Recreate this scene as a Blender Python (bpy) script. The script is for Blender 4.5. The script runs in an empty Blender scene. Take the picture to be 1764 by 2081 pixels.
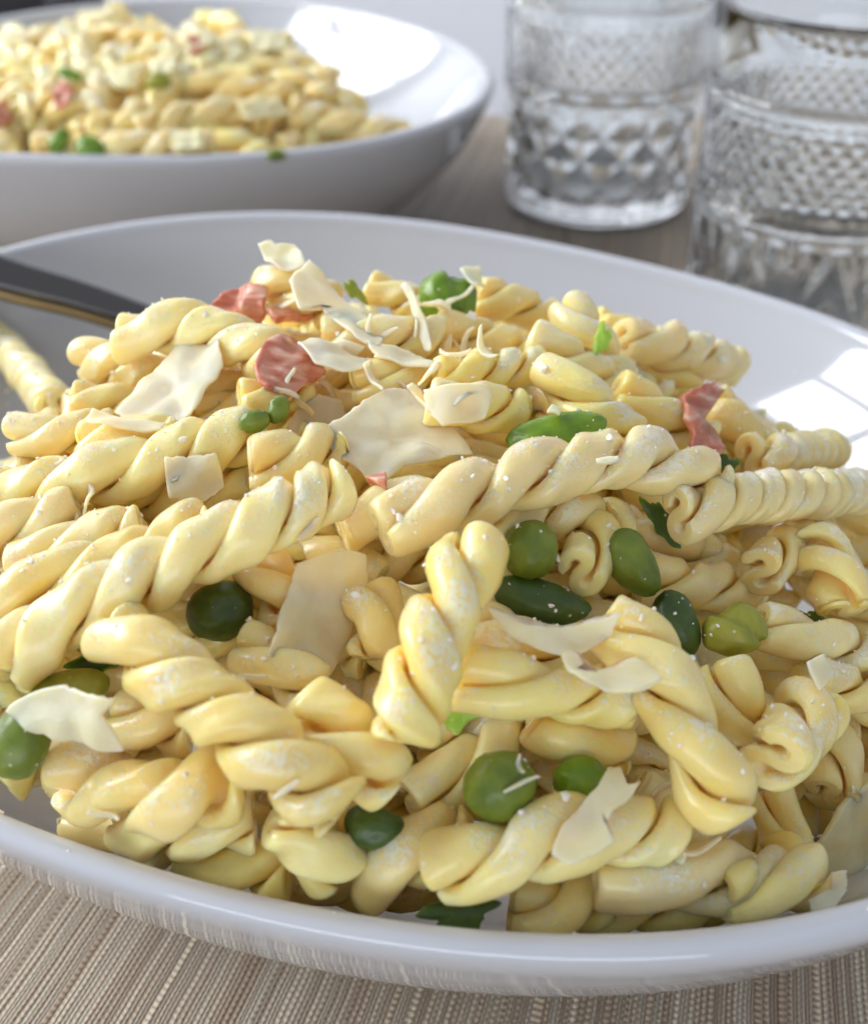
import bpy, bmesh, math, random
import numpy as np
from mathutils import Vector, Matrix, noise

random.seed(7)
rng = np.random.default_rng(7)
scene = bpy.context.scene
COL = scene.collection

# ------------------------------------------------------------------ camera
F_PX, CY_PX, PITCH = 2298.57, 1120.95, 0.6513      # measured on the picture at 1764 px width
RB = 0.12                                          # mean bowl radius (m)
ZR = 0.055                                         # rim height above the cloth
CAM_Z = ZR + 0.953 * RB
cam_data = bpy.data.cameras.new("camera")
cam = bpy.data.objects.new("camera", cam_data)
COL.objects.link(cam)
cam.location = (0, 0, CAM_Z)
cam.rotation_euler = (math.pi / 2 - PITCH, 0, 0)
cam_data.sensor_fit = 'HORIZONTAL'
cam_data.sensor_width = 36
cam_data.lens = F_PX / 1764 * 36
cam_data.shift_y = (CY_PX - 1040.5) / 1764
cam_data.clip_start = 0.01
cam_data.clip_end = 50
cam_data.dof.use_dof = True
cam_data.dof.focus_distance = 0.158
cam_data.dof.aperture_fstop = 20
scene.camera = cam

# ------------------------------------------------------------------ room light
world = bpy.data.worlds.new("World")
scene.world = world
world.use_nodes = True
bg = world.node_tree.nodes['Background']
bg.inputs['Color'].default_value = (0.88, 0.92, 1.0, 1)
bg.inputs['Strength'].default_value = 0.36

# a tall window to the left of the table: six panes with glazing bars between them
WIN_X = -1.25
for iy, (y0, y1) in enumerate(((0.0, 0.40), (0.45, 0.85), (0.90, 1.32))):
    for iz, (z0, z1) in enumerate(((0.42, 0.80), (0.85, 1.25))):
        ld = bpy.data.lights.new("window_pane_light", 'AREA')
        ld.shape = 'RECTANGLE'
        ld.size = z1 - z0
        ld.size_y = y1 - y0
        ld.energy = 4.9 * (z1 - z0) * (y1 - y0) / 0.2
        ld.color = (0.95, 0.97, 1.0)
        lo = bpy.data.objects.new("window_pane_light", ld)
        COL.objects.link(lo)
        lo.location = (WIN_X, (y0 + y1) / 2, (z0 + z1) / 2)
        lo.rotation_euler = (0, -math.pi / 2, 0)

# added soft fill lamp behind the camera, brightens the outer bowl walls
ld = bpy.data.lights.new("room_fill_light", 'AREA')
ld.shape = 'RECTANGLE'
ld.size = 1.8
ld.size_y = 0.50
ld.energy = 6.5
ld.color = (0.85, 0.91, 1.0)
lo = bpy.data.objects.new("room_fill_light", ld)
COL.objects.link(lo)
lo.location = (-0.25, -1.35, 0.27)
lo.rotation_euler = (math.radians(88), 0, math.radians(-8))

vs = scene.view_settings
scene.display_settings.display_device = 'sRGB'
vs.view_transform = 'Standard'
vs.look = 'None'
vs.exposure = 0.56
vs.gamma = 1.0
vs.use_curve_mapping = False
scene.cycles.max_bounces = 12
scene.cycles.transmission_bounces = 9
scene.cycles.glossy_bounces = 4
scene.cycles.diffuse_bounces = 8
scene.cycles.use_adaptive_sampling = True
scene.cycles.adaptive_threshold = 0.08
scene.cycles.caustics_reflective = False
scene.cycles.caustics_refractive = False
scene.cycles.sample_clamp_indirect = 4.0
scene.cycles.use_denoising = True


# ------------------------------------------------------------------ helpers
def tag(o, label=None, category=None, group=None, kind=None):
    if label: o['label'] = label
    if category: o['category'] = category
    if group: o['group'] = group
    if kind: o['kind'] = kind
    return o


def make_obj(name, verts, faces, mat, parent=None, smooth=True, flat_faces=None):
    me = bpy.data.meshes.new(name)
    me.from_pydata([tuple(v) for v in verts], [], faces)
    if smooth:
        sm = np.ones(len(me.polygons), dtype=bool)
        if flat_faces is not None:
            sm[flat_faces] = False
        me.polygons.foreach_set('use_smooth', sm)
    me.materials.append(mat)
    me.update()
    o = bpy.data.objects.new(name, me)
    COL.objects.link(o)
    if parent: o.parent = parent
    return o


CP, SP = math.cos(PITCH), math.sin(PITCH)
CAM = np.array([0, 0, CAM_Z])


def ray(px, py):
    x = (px - 882) / F_PX
    y = -(py - CY_PX) / F_PX
    d = np.array([x, CP + y * SP, -SP + y * CP])
    return d / np.linalg.norm(d)


def on_plane(px, py, z):
    d = ray(px, py)
    return CAM + d * ((z - CAM_Z) / d[2])


FRONT_C = np.array([-0.1005, 1.5534]) * RB
REAR_C = np.array([-0.881, 3.7823]) * RB
FRONT_O = (0.077, -0.109, 0.009, -0.009)
REAR_O = (0.063, -0.006, -0.009, -0.048)


def oval(th, c):
    return 1 + c[0] * np.cos(2 * th) + c[1] * np.sin(2 * th) + c[2] * np.cos(3 * th) + c[3] * np.sin(3 * th)


def front_mound(x, y):
    s = math.hypot(x - (FRONT_C[0] - 0.008), y - (FRONT_C[1] - 0.012)) / 0.105
    return ZR + 0.029 - 0.038 * s ** 2.1


def rear_mound(x, y):
    s = math.hypot(x - (REAR_C[0] - 0.006), y - (REAR_C[1] - 0.008)) / 0.108
    return ZR + 0.0105 - 0.0195 * s ** 2.2


def on_mound(px, py, dz=0.0, mound=front_mound):
    d = ray(px, py)
    t = (ZR + 0.045 - CAM_Z) / d[2] if d[2] < 0 else 0.05
    t = max(t, 0.05)
    for _ in range(900):
        p = CAM + d * t
        dx, dy = p[0] - FRONT_C[0], p[1] - FRONT_C[1]
        if p[1] < FRONT_C[1] and math.hypot(dx, dy) / oval(math.atan2(dy, dx), FRONT_O) > 0.1120:
            t += 0.0005
            continue
        if p[2] < mound(p[0], p[1]) + dz or p[2] < bowl_floor(p[0], p[1], FRONT_C, FRONT_O) + 0.0045:
            return p
        t += 0.0005
    return CAM + d * t


# ------------------------------------------------------------------ materials
def new_mat(name):
    m = bpy.data.materials.new(name)
    m.use_nodes = True
    nt = m.node_tree
    b = nt.nodes['Principled BSDF']
    return m, nt, b


def N(nt, kind, **kw):
    n = nt.nodes.new(kind)
    for k, v in kw.items():
        if k in n.inputs: n.inputs[k].default_value = v
        else: setattr(n, k, v)
    return n


def ramp(nt, stops, interp='LINEAR'):
    r = nt.nodes.new('ShaderNodeValToRGB')
    r.color_ramp.interpolation = interp
    els = r.color_ramp.elements
    while len(els) < len(stops): els.new(0.5)
    for e, (p, c) in zip(els, stops):
        e.position = p
        e.color = (c[0], c[1], c[2], 1) if len(c) == 3 else c
    return r


def mat_pasta(name, dust=0.5):
    m, nt, b = new_mat(name)
    L = nt.links.new
    geo = N(nt, 'ShaderNodeNewGeometry')
    info = N(nt, 'ShaderNodeObjectInfo')
    add = N(nt, 'ShaderNodeVectorMath', operation='ADD')
    sc = N(nt, 'ShaderNodeVectorMath', operation='SCALE')
    L(info.outputs['Random'], sc.inputs['Scale'])
    sc.inputs[0].default_value = (3.1, 1.7, 2.3)
    L(geo.outputs['Position'], add.inputs[0]); L(sc.outputs[0], add.inputs[1])
    P = add.outputs[0]
    n1 = N(nt, 'ShaderNodeTexNoise', Scale=170.0, Detail=3.0)
    L(P, n1.inputs['Vector'])
    base = ramp(nt, [(0.3, (0.94, 0.72, 0.27)), (0.7, (0.97, 0.80, 0.40))])
    L(n1.outputs['Fac'], base.inputs['Fac'])
    hsv = N(nt, 'ShaderNodeHueSaturation')
    mr = N(nt, 'ShaderNodeMapRange')
    mr.inputs['To Min'].default_value = 0.90
    mr.inputs['To Max'].default_value = 1.05
    L(info.outputs['Random'], mr.inputs['Value'])
    L(mr.outputs[0], hsv.inputs['Value']); L(base.outputs[0], hsv.inputs['Color'])
    wn_ = N(nt, 'ShaderNodeTexWhiteNoise', noise_dimensions='1D')
    L(info.outputs['Random'], wn_.inputs['W'])
    ms = N(nt, 'ShaderNodeMapRange')
    ms.inputs['To Min'].default_value = 0.90
    ms.inputs['To Max'].default_value = 1.10
    L(wn_.outputs['Value'], ms.inputs['Value']); L(ms.outputs[0], hsv.inputs['Saturation'])
    # cheese dust: fine white grains gathered in patches
    patch = N(nt, 'ShaderNodeTexNoise', Scale=110.0, Detail=2.0)
    L(P, patch.inputs['Vector'])
    grain = N(nt, 'ShaderNodeTexNoise', Scale=1500.0, Detail=3.0, Roughness=0.7)
    L(P, grain.inputs['Vector'])
    mul = N(nt, 'ShaderNodeMath', operation='MULTIPLY')
    L(patch.outputs['Fac'], mul.inputs[0]); L(grain.outputs['Fac'], mul.inputs[1])
    t0 = 0.402 - 0.05 * dust
    dr = ramp(nt, [(t0 - 0.095, (0, 0, 0)), (t0 - 0.005, (1, 1, 1))])
    L(mul.outputs[0], dr.inputs['Fac'])
    vor = N(nt, 'ShaderNodeTexVoronoi', Scale=420.0)
    L(P, vor.inputs['Vector'])
    vr = ramp(nt, [(0.10, (1, 1, 1)), (0.17, (0, 0, 0))])
    L(vor.outputs['Distance'], vr.inputs['Fac'])
    vsel = ramp(nt, [(0.50 - 0.1 * dust, (0, 0, 0)), (0.60, (1, 1, 1))])
    L(patch.outputs['Fac'], vsel.inputs['Fac'])
    vm = N(nt, 'ShaderNodeMath', operation='MULTIPLY')
    L(vr.outputs[0], vm.inputs[0]); L(vsel.outputs[0], vm.inputs[1])
    mx = N(nt, 'ShaderNodeMath', operation='MAXIMUM')
    L(vm.outputs[0], mx.inputs[0]); L(dr.outputs[0], mx.inputs[1])
    sc8 = N(nt, 'ShaderNodeMath', operation='MULTIPLY')
    sc8.inputs[1].default_value = 0.5
    nsep = N(nt, 'ShaderNodeSeparateXYZ')
    L(geo.outputs['True Normal'], nsep.inputs[0])
    up_ = N(nt, 'ShaderNodeMapRange', interpolation_type='SMOOTHSTEP')      # grated cheese settles on what faces up
    up_.inputs['From Min'].default_value = 0.15; up_.inputs['From Max'].default_value = 0.85
    L(nsep.outputs['Z'], up_.inputs['Value'])
    sc7 = N(nt, 'ShaderNodeMath', operation='MULTIPLY')
    L(mx.outputs[0], sc7.inputs[0]); L(up_.outputs[0], sc7.inputs[1])
    sc8.inputs[1].default_value = 0.8
    L(sc7.outputs[0], sc8.inputs[0])
    mix = N(nt, 'ShaderNodeMix', data_type='RGBA')
    L(sc8.outputs[0], mix.inputs['Factor'])
    L(hsv.outputs[0], mix.inputs['A'])
    mix.inputs['B'].default_value = (0.90, 0.86, 0.76, 1)
    L(mix.outputs['Result'], b.inputs['Base Color'])
    b.inputs['Subsurface Weight'].default_value = 0.85
    b.inputs['Subsurface Radius'].default_value = (1.0, 0.58, 0.20)
    b.inputs['Subsurface Scale'].default_value = 0.0042
    rr = N(nt, 'ShaderNodeMapRange')
    rr.inputs['To Min'].default_value = 0.24
    rr.inputs['To Max'].default_value = 0.50
    L(grain.outputs['Fac'], rr.inputs['Value'])
    L(rr.outputs[0], b.inputs['Roughness'])
    b.inputs['IOR'].default_value = 1.42
    b.inputs['Coat Weight'].default_value = 0.8
    b.inputs['Coat Roughness'].default_value = 0.24
    # relief: starchy roughness + grains
    hb = N(nt, 'ShaderNodeMath', operation='MULTIPLY_ADD')
    hb.inputs[1].default_value = 0.9
    L(sc7.outputs[0], hb.inputs[0])
    fine = N(nt, 'ShaderNodeTexNoise', Scale=520.0, Detail=4.0, Roughness=0.6)
    L(P, fine.inputs['Vector'])
    L(fine.outputs['Fac'], hb.inputs[2])
    bump = N(nt, 'ShaderNodeBump', Strength=0.55, Distance=0.00045)
    L(hb.outputs[0], bump.inputs['Height'])
    L(bump.outputs[0], b.inputs['Normal'])
    return m


def mat_cheese():
    m, nt, b = new_mat("hard_cheese")
    L = nt.links.new
    geo = N(nt, 'ShaderNodeNewGeometry')
    n = N(nt, 'ShaderNodeTexNoise', Scale=260.0, Detail=4.0)
    L(geo.outputs['Position'], n.inputs['Vector'])
    r = ramp(nt, [(0.3, (0.91, 0.72, 0.39)), (0.7, (0.95, 0.81, 0.52))])
    L(n.outputs['Fac'], r.inputs['Fac'])
    L(r.outputs[0], b.inputs['Base Color'])
    b.inputs['Subsurface Weight'].default_value = 1.0
    b.inputs['Subsurface Radius'].default_value = (1.0, 0.75, 0.4)
    b.inputs['Subsurface Scale'].default_value = 0.004
    b.inputs['Roughness'].default_value = 0.6
    b.inputs['Transmission Weight'].default_value = 0.05
    bump = N(nt, 'ShaderNodeBump', Strength=0.5, Distance=0.0003)
    L(n.outputs['Fac'], bump.inputs['Height'])
    L(bump.outputs[0], b.inputs['Normal'])
    return m


def mat_crumb():
    m, nt, b = new_mat("grated_cheese")
    b.inputs['Base Color'].default_value = (0.90, 0.87, 0.78, 1)
    b.inputs['Subsurface Weight'].default_value = 0.4
    b.inputs['Subsurface Radius'].default_value = (1, 0.8, 0.5)
    b.inputs['Subsurface Scale'].default_value = 0.0006
    b.inputs['Roughness'].default_value = 0.55
    return m


def mat_green(name, c0, c1, rough=0.36):
    m, nt, b = new_mat(name)
    L = nt.links.new
    geo = N(nt, 'ShaderNodeNewGeometry')
    n = N(nt, 'ShaderNodeTexNoise', Scale=230.0, Detail=4.0, Distortion=0.6)
    L(geo.outputs['Position'], n.inputs['Vector'])
    r = ramp(nt, [(0.32, c0), (0.68, c1)])
    L(n.outputs['Fac'], r.inputs['Fac'])
    sp = N(nt, 'ShaderNodeTexVoronoi', Scale=520.0)
    L(geo.outputs['Position'], sp.inputs['Vector'])
    sr = ramp(nt, [(0.08, (1, 1, 1)), (0.14, (0, 0, 0))])
    L(sp.outputs['Distance'], sr.inputs['Fac'])
    big = N(nt, 'ShaderNodeTexNoise', Scale=150.0)
    L(geo.outputs['Position'], big.inputs['Vector'])
    bs = ramp(nt, [(0.52, (0, 0, 0)), (0.6, (0.7, 0.7, 0.7))])
    L(big.outputs['Fac'], bs.inputs['Fac'])
    mm = N(nt, 'ShaderNodeMath', operation='MULTIPLY')
    L(sr.outputs[0], mm.inputs[0]); L(bs.outputs[0], mm.inputs[1])
    mix = N(nt, 'ShaderNodeMix', data_type='RGBA')
    L(mm.outputs[0], mix.inputs['Factor'])
    L(r.outputs[0], mix.inputs['A'])
    mix.inputs['B'].default_value = (0.82, 0.82, 0.70, 1)
    L(mix.outputs['Result'], b.inputs['Base Color'])
    b.inputs['Subsurface Weight'].default_value = 0.5
    b.inputs['Subsurface Radius'].default_value = (0.6, 1.0, 0.15)
    b.inputs['Subsurface Scale'].default_value = 0.0018
    b.inputs['Roughness'].default_value = rough
    bump = N(nt, 'ShaderNodeBump', Strength=0.6, Distance=0.0006)
    L(n.outputs['Fac'], bump.inputs['Height'])
    L(bump.outputs[0], b.inputs['Normal'])
    return m


def mat_ham():
    m, nt, b = new_mat("cured_ham")
    L = nt.links.new
    geo = N(nt, 'ShaderNodeNewGeometry')
    mp = N(nt, 'ShaderNodeMapping')
    mp.inputs['Scale'].default_value = (0.35, 1.0, 1.6)
    mp.inputs['Rotation'].default_value = (0.4, 0.3, 0.7)
    L(geo.outputs['Position'], mp.inputs['Vector'])
    n = N(nt, 'ShaderNodeTexNoise', Scale=330.0, Detail=4.0, Distortion=0.8)
    L(mp.outputs[0], n.inputs['Vector'])
    r = ramp(nt, [(0.28, (0.44, 0.12, 0.07)), (0.48, (0.62, 0.235, 0.145)), (0.60, (0.74, 0.42, 0.31)), (0.70, (0.82, 0.60, 0.49))])
    L(n.outputs['Fac'], r.inputs['Fac'])
    L(r.outputs[0], b.inputs['Base Color'])
    b.inputs['Subsurface Weight'].default_value = 0.5
    b.inputs['Subsurface Radius'].default_value = (1.0, 0.35, 0.25)
    b.inputs['Subsurface Scale'].default_value = 0.0016
    b.inputs['Roughness'].default_value = 0.33
    bump = N(nt, 'ShaderNodeBump', Strength=0.6, Distance=0.0005)
    L(n.outputs['Fac'], bump.inputs['Height'])
    L(bump.outputs[0], b.inputs['Normal'])
    return m


def mat_porcelain():
    m, nt, b = new_mat("white_porcelain")
    b.inputs['Base Color'].default_value = (0.55, 0.57, 0.62, 1)
    b.inputs['Roughness'].default_value = 0.07
    b.inputs['IOR'].default_value = 1.55
    b.inputs['Coat Weight'].default_value = 0.6
    b.inputs['Coat Roughness'].default_value = 0.03
    return m


def mat_glass():
    m, nt, b = new_mat("clear_pressed_glass")
    b.inputs['Base Color'].default_value = (0.97, 0.985, 0.98, 1)
    b.inputs['Transmission Weight'].default_value = 1.0
    b.inputs['Roughness'].default_value = 0.02
    b.inputs['IOR'].default_value = 1.5
    return m


def mat_steel():
    m, nt, b = new_mat("brushed_steel")
    L = nt.links.new
    b.inputs['Metallic'].default_value = 1.0
    b.inputs['Base Color'].default_value = (0.13, 0.125, 0.125, 1)
    geo = N(nt, 'ShaderNodeNewGeometry')
    n = N(nt, 'ShaderNodeTexNoise', Scale=160.0, Detail=5.0)
    L(geo.outputs['Position'], n.inputs['Vector'])
    mr = N(nt, 'ShaderNodeMapRange')
    mr.inputs['To Min'].default_value = 0.12
    mr.inputs['To Max'].default_value = 0.34
    L(n.outputs['Fac'], mr.inputs['Value'])
    L(mr.outputs[0], b.inputs['Roughness'])
    return m


def mat_cloth():
    m, nt, b = new_mat("ribbed_woven_cloth")
    L = nt.links.new
    uv = N(nt, 'ShaderNodeUVMap')
    sep = N(nt, 'ShaderNodeSeparateXYZ')
    L(uv.outputs[0], sep.inputs[0])          # UV.x: metres across the ribs, UV.y: metres along them
    # wander a little so that threads are not ruled lines
    geo = N(nt, 'ShaderNodeNewGeometry')
    wn = N(nt, 'ShaderNodeTexNoise', Scale=38.0, Detail=3.0)
    L(uv.outputs[0], wn.inputs['Vector'])
    wo = N(nt, 'ShaderNodeMath', operation='MULTIPLY_ADD')
    wo.inputs[1].default_value = 0.0013
    L(wn.outputs['Fac'], wo.inputs[0]); L(sep.outputs['X'], wo.inputs[2])
    n1 = N(nt, 'ShaderNodeTexNoise', noise_dimensions='1D', Scale=330.0, Detail=2.0)
    L(wo.outputs[0], n1.inputs['W'])
    wo2 = N(nt, 'ShaderNodeMath', operation='MULTIPLY_ADD')
    wo2.inputs[1].default_value = 0.0022
    L(n1.outputs['Fac'], wo2.inputs[0]); L(wo.outputs[0], wo2.inputs[2])
    U = wo2.outputs[0]

    def wave(src, freq, phase=None):
        a = N(nt, 'ShaderNodeMath', operation='MULTIPLY')
        a.inputs[1].default_value = freq * 2 * math.pi
        L(src, a.inputs[0])
        out = a.outputs[0]
        if phase is not None:
            ad = N(nt, 'ShaderNodeMath', operation='ADD')
            L(out, ad.inputs[0]); L(phase, ad.inputs[1]); out = ad.outputs[0]
        s = N(nt, 'ShaderNodeMath', operation='SINE')
        L(out, s.inputs[0])
        return s.outputs[0]

    RIB = 1270.0
    # thread id for the colour of each warp thread
    fl = N(nt, 'ShaderNodeMath', operation='MULTIPLY'); fl.inputs[1].default_value = RIB
    L(U, fl.inputs[0])
    fo = N(nt, 'ShaderNodeMath', operation='ADD'); fo.inputs[1].default_value = 0.25
    L(fl.outputs[0], fo.inputs[0])
    idn = N(nt, 'ShaderNodeMath', operation='FLOOR'); L(fo.outputs[0], idn.inputs[0])
    wh = N(nt, 'ShaderNodeTexWhiteNoise', noise_dimensions='1D')
    L(idn.outputs[0], wh.inputs['W'])
    # groups of threads: paler and darker stripes
    grp = N(nt, 'ShaderNodeTexNoise', noise_dimensions='1D', Scale=210.0, Detail=3.0, Roughness=0.75)
    L(U, grp.inputs['W'])
    mixg = N(nt, 'ShaderNodeMath', operation='MULTIPLY_ADD'); mixg.inputs[1].default_value = 0.35
    L(wh.outputs['Value'], mixg.inputs[0])
    gm = N(nt, 'ShaderNodeMath', operation='MULTIPLY'); gm.inputs[1].default_value = 0.75
    L(grp.outputs['Fac'], gm.inputs[0]); L(gm.outputs[0], mixg.inputs[2])
    cr = ramp(nt, [(0.28, (0.52, 0.375, 0.25)), (0.44, (0.64, 0.49, 0.34)), (0.60, (0.76, 0.62, 0.45)), (0.78, (0.88, 0.77, 0.59))])
    L(mixg.outputs[0], cr.inputs['Fac'])
    w1 = wave(U, RIB)
    half = N(nt, 'ShaderNodeMath', operation='MULTIPLY'); half.inputs[1].default_value = math.pi
    L(idn.outputs[0], half.inputs[0])
    w2 = wave(sep.outputs['Y'], 830.0, half.outputs[0])
    pr = N(nt, 'ShaderNodeMath', operation='MULTIPLY_ADD'); pr.inputs[1].default_value = 0.45
    L(w2, pr.inputs[0]); L(w1, pr.inputs[2])
    # gaps between the threads are coloured darker
    gap = N(nt, 'ShaderNodeMapRange')
    gap.inputs['From Min'].default_value = -1.3; gap.inputs['From Max'].default_value = 0.2
    gap.inputs['To Min'].default_value = 0.46; gap.inputs['To Max'].default_value = 1.0
    L(pr.outputs[0], gap.inputs['Value'])
    mc = N(nt, 'ShaderNodeMix', data_type='RGBA', blend_type='MULTIPLY')
    mc.inputs['Factor'].default_value = 1.0
    L(cr.outputs[0], mc.inputs['A']); L(gap.outputs[0], mc.inputs['B'])
    L(mc.outputs['Result'], b.inputs['Base Color'])
    b.inputs['Roughness'].default_value = 0.55
    b.inputs['Sheen Weight'].default_value = 0.4
    b.inputs['Sheen Roughness'].default_value = 0.4
    bump = N(nt, 'ShaderNodeBump', Strength=0.8, Distance=0.0004)
    L(pr.outputs[0], bump.inputs['Height'])
    L(bump.outputs[0], b.inputs['Normal'])
    return m


def mat_plain(name, col, rough=0.6):
    m, nt, b = new_mat(name)
    L = nt.links.new
    geo = N(nt, 'ShaderNodeNewGeometry')
    n = N(nt, 'ShaderNodeTexNoise', Scale=6.0, Detail=4.0)
    L(geo.outputs['Position'], n.inputs['Vector'])
    r = ramp(nt, [(0.3, tuple(c * 0.95 for c in col)), (0.7, col)])
    L(n.outputs['Fac'], r.inputs['Fac'])
    L(r.outputs[0], b.inputs['Base Color'])
    b.inputs['Roughness'].default_value = rough
    return m


M_PASTA = mat_pasta("cooked_pasta", 0.5)
M_PASTA_DUSTY = mat_pasta("cooked_pasta_cheesy", 1.0)
M_CHEESE = mat_cheese()
M_CRUMB = mat_crumb()
M_PEA = mat_green("pea_green", (0.10, 0.155, 0.012), (0.20, 0.26, 0.028))
M_BEAN = mat_green("bean_green", (0.10, 0.21, 0.008), (0.20, 0.34, 0.018), 0.27)
M_OLIVE = mat_green("olive_green", (0.22, 0.24, 0.02), (0.36, 0.36, 0.05))
M_LEAF = mat_green("dark_leaf_green", (0.035, 0.075, 0.010), (0.075, 0.13, 0.018))
M_LIME = mat_green("bright_green", (0.25, 0.45, 0.03), (0.42, 0.62, 0.10))
M_HAM = mat_ham()
M_BOWL = mat_porcelain()
M_GLASS = mat_glass()
M_STEEL = mat_steel()
M_CLOTH = mat_cloth()
M_WALL = mat_plain("pale_painted_wall", (0.88, 0.895, 0.95), 0.7)
M_DARK = mat_plain("dark_upholstery", (0.012, 0.010, 0.014), 0.6)

# ------------------------------------------------------------------ setting
wall = make_obj("wall", [(-3, 1.5, -0.9), (3, 1.5, -0.9), (3, 1.5, 2.2), (-3, 1.5, 2.2), (-3, 1.6, -0.9), (3, 1.6, -0.9), (3, 1.6, 2.2), (-3, 1.6, 2.2)],
                [(0, 3, 2, 1), (4, 5, 6, 7), (0, 1, 5, 4), (3, 7, 6, 2), (0, 4, 7, 3), (1, 2, 6, 5)], M_WALL, smooth=False)
tag(wall, kind='structure')


def build_cloth():
    xs = np.linspace(-0.75, 0.75, 121)
    edge = 0.600
    ys = list(np.linspace(-0.22, edge - 0.012, 90))
    prof = [(y, 0.0) for y in ys]
    for a in np.linspace(0, math.pi / 2, 7)[1:]:
        prof.append((edge - 0.012 + 0.012 * math.sin(a), -0.012 + 0.012 * math.cos(a)))
    for z in np.linspace(-0.03, -0.22, 8):
        prof.append((edge + 0.004 * math.sin(z * 30), z))
    nx, ny = len(xs), len(prof)
    verts, faces, uvs = [], [], []
    along = 0.0
    last = prof[0]
    for j, (y, z) in enumerate(prof):
        along += math.hypot(y - last[0], z - last[1]); last = (y, z)
        for x in xs:
            dz = 0.0
            if y > 0.30:   # soft ripples of the cloth towards the far edge
                k = min(1.0, (y - 0.30) / 0.2)
                dz = k * 0.0012 * (math.sin(y * 105 + 6 * x) + 0.5 * math.sin(y * 60 - 14 * x))
            verts.append((x, y, z + dz - 0.0013))
            a = math.radians(15.5 - 38 * x)
            uvs.append((x * math.cos(a) - (along - 0.42) * math.sin(a), x * math.sin(a) + along * math.cos(a)))
    for j in range(ny - 1):
        for i in range(nx - 1):
            faces.append((j * nx + i, j * nx + i + 1, (j + 1) * nx + i + 1, (j + 1) * nx + i))
    o = make_obj("tablecloth", verts, faces, M_CLOTH)
    ul = o.data.uv_layers.new(name="UVMap")
    for lp in o.data.loops:
        ul.data[lp.index].uv = uvs[lp.vertex_index]
    md = o.modifiers.new("thickness", 'SOLIDIFY'); md.thickness = 0.0012; md.offset = -1
    tag(o, "beige and brown ribbed woven cloth covering the table", "tablecloth")
    return o


build_cloth()


def build_chair():
    root = bpy.data.objects.new("dining_chair", None)
    COL.objects.link(root)
    root.location = (-0.475, 0.99, -0.72)
    tag(root, "dark chair back just showing beyond the far bowl", "chair")

    def block(name, x0, x1, y0, y1, z0, z1, r):
        bm = bmesh.new()
        bmesh.ops.create_cube(bm, size=1)
        for v in bm.verts:
            v.co = Vector(((x0 + x1) / 2 + v.co.x * (x1 - x0), (y0 + y1) / 2 + v.co.y * (y1 - y0), (z0 + z1) / 2 + v.co.z * (z1 - z0)))
        bmesh.ops.bevel(bm, geom=bm.edges[:], offset=r, segments=4, affect='EDGES', profile=0.5)
        me = bpy.data.meshes.new(name); bm.to_mesh(me); bm.free()
        for p in me.polygons: p.use_smooth = True
        me.materials.append(M_DARK)
        o = bpy.data.objects.new(name, me); COL.objects.link(o); o.parent = root
    block("seat", -0.21, 0.21, -0.05, 0.38, 0.42, 0.47, 0.015)
    block("backrest", -0.205, 0.205, 0.0, 0.045, 0.49, 0.735, 0.02)
    for sx in (-0.19, 0.17):
        block("leg", sx, sx + 0.03, -0.03, 0.0, 0.0, 0.70, 0.006)
        block("leg", sx, sx + 0.03, 0.33, 0.36, 0.0, 0.42, 0.006)


build_chair()


# ------------------------------------------------------------------ bowls
OUT = [(0.0, 0.0035), (0.050, 0.0030), (0.053, 0.0), (0.060, 0.0), (0.0625, 0.0028), (0.078, 0.0065), (0.092, 0.0150), (0.103, 0.0245), (0.1115, 0.0348), (0.1163, 0.0437), (0.1188, 0.0494)]
LIP = [(0.1200, 0.0525), (0.1203, 0.0546), (0.1198, 0.0558), (0.1186, 0.0563), (0.1172, 0.0561), (0.1162, 0.0552)]
INN = [(0.1147, 0.0520), (0.1090, 0.0430), (0.1015, 0.0342), (0.0925, 0.0260), (0.081, 0.0183), (0.065, 0.0116), (0.044, 0.0078), (0.0, 0.0065)]


def smooth_profile(pts, sub=4):
    out = []
    n = len(pts)
    for i in range(n - 1):
        p0, p1, p2, p3 = (np.array(pts[max(i - 1, 0)]), np.array(pts[i]), np.array(pts[i + 1]), np.array(pts[min(i + 2, n - 1)]))
        for k in range(sub):
            t = k / sub
            out.append(0.5 * ((2 * p1) + (-p0 + p2) * t + (2 * p0 - 5 * p1 + 4 * p2 - p3) * t * t + (-p0 + 3 * p1 - 3 * p2 + p3) * t ** 3))
    out.append(np.array(pts[-1]))
    return out


def build_bowl(name, c, o4, label):
    prof = smooth_profile(OUT[:5], 3)[:-1] + smooth_profile(OUT[4:] + LIP + INN, 5)
    prof = [p for p in prof if p[0] > 1e-4]
    nt_ = 160
    th = np.arange(nt_) * 2 * math.pi / nt_
    f = oval(th, o4)
    verts = []
    for r, z in prof:
        w = min(1.0, r / 0.08)
        rr = r * (1 + (f - 1) * w)
        for a, q in zip(th, rr):
            verts.append((q * math.cos(a), q * math.sin(a), z))
    n = len(prof)
    faces = []
    for j in range(n - 1):
        for i in range(nt_):
            k = (i + 1) % nt_
            faces.append((j * nt_ + i, (j + 1) * nt_ + i, (j + 1) * nt_ + k, j * nt_ + k)[::-1])
    verts.append((0, 0, OUT[0][1])); verts.append((0, 0, INN[-1][1]))
    a, b_ = len(verts) - 2, len(verts) - 1
    for i in range(nt_):
        k = (i + 1) % nt_
        faces.append((a, k, i))
        faces.append((b_, (n - 1) * nt_ + i, (n - 1) * nt_ + k))
    o = make_obj(name, verts, faces, M_BOWL)
    bm = bmesh.new(); bm.from_mesh(o.data)
    bmesh.ops.recalc_face_normals(bm, faces=bm.faces)
    bm.to_mesh(o.data); bm.free()
    o.location = (c[0], c[1], 0)
    tag(o, label, "bowl", "white pasta bowls")
    return o


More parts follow.
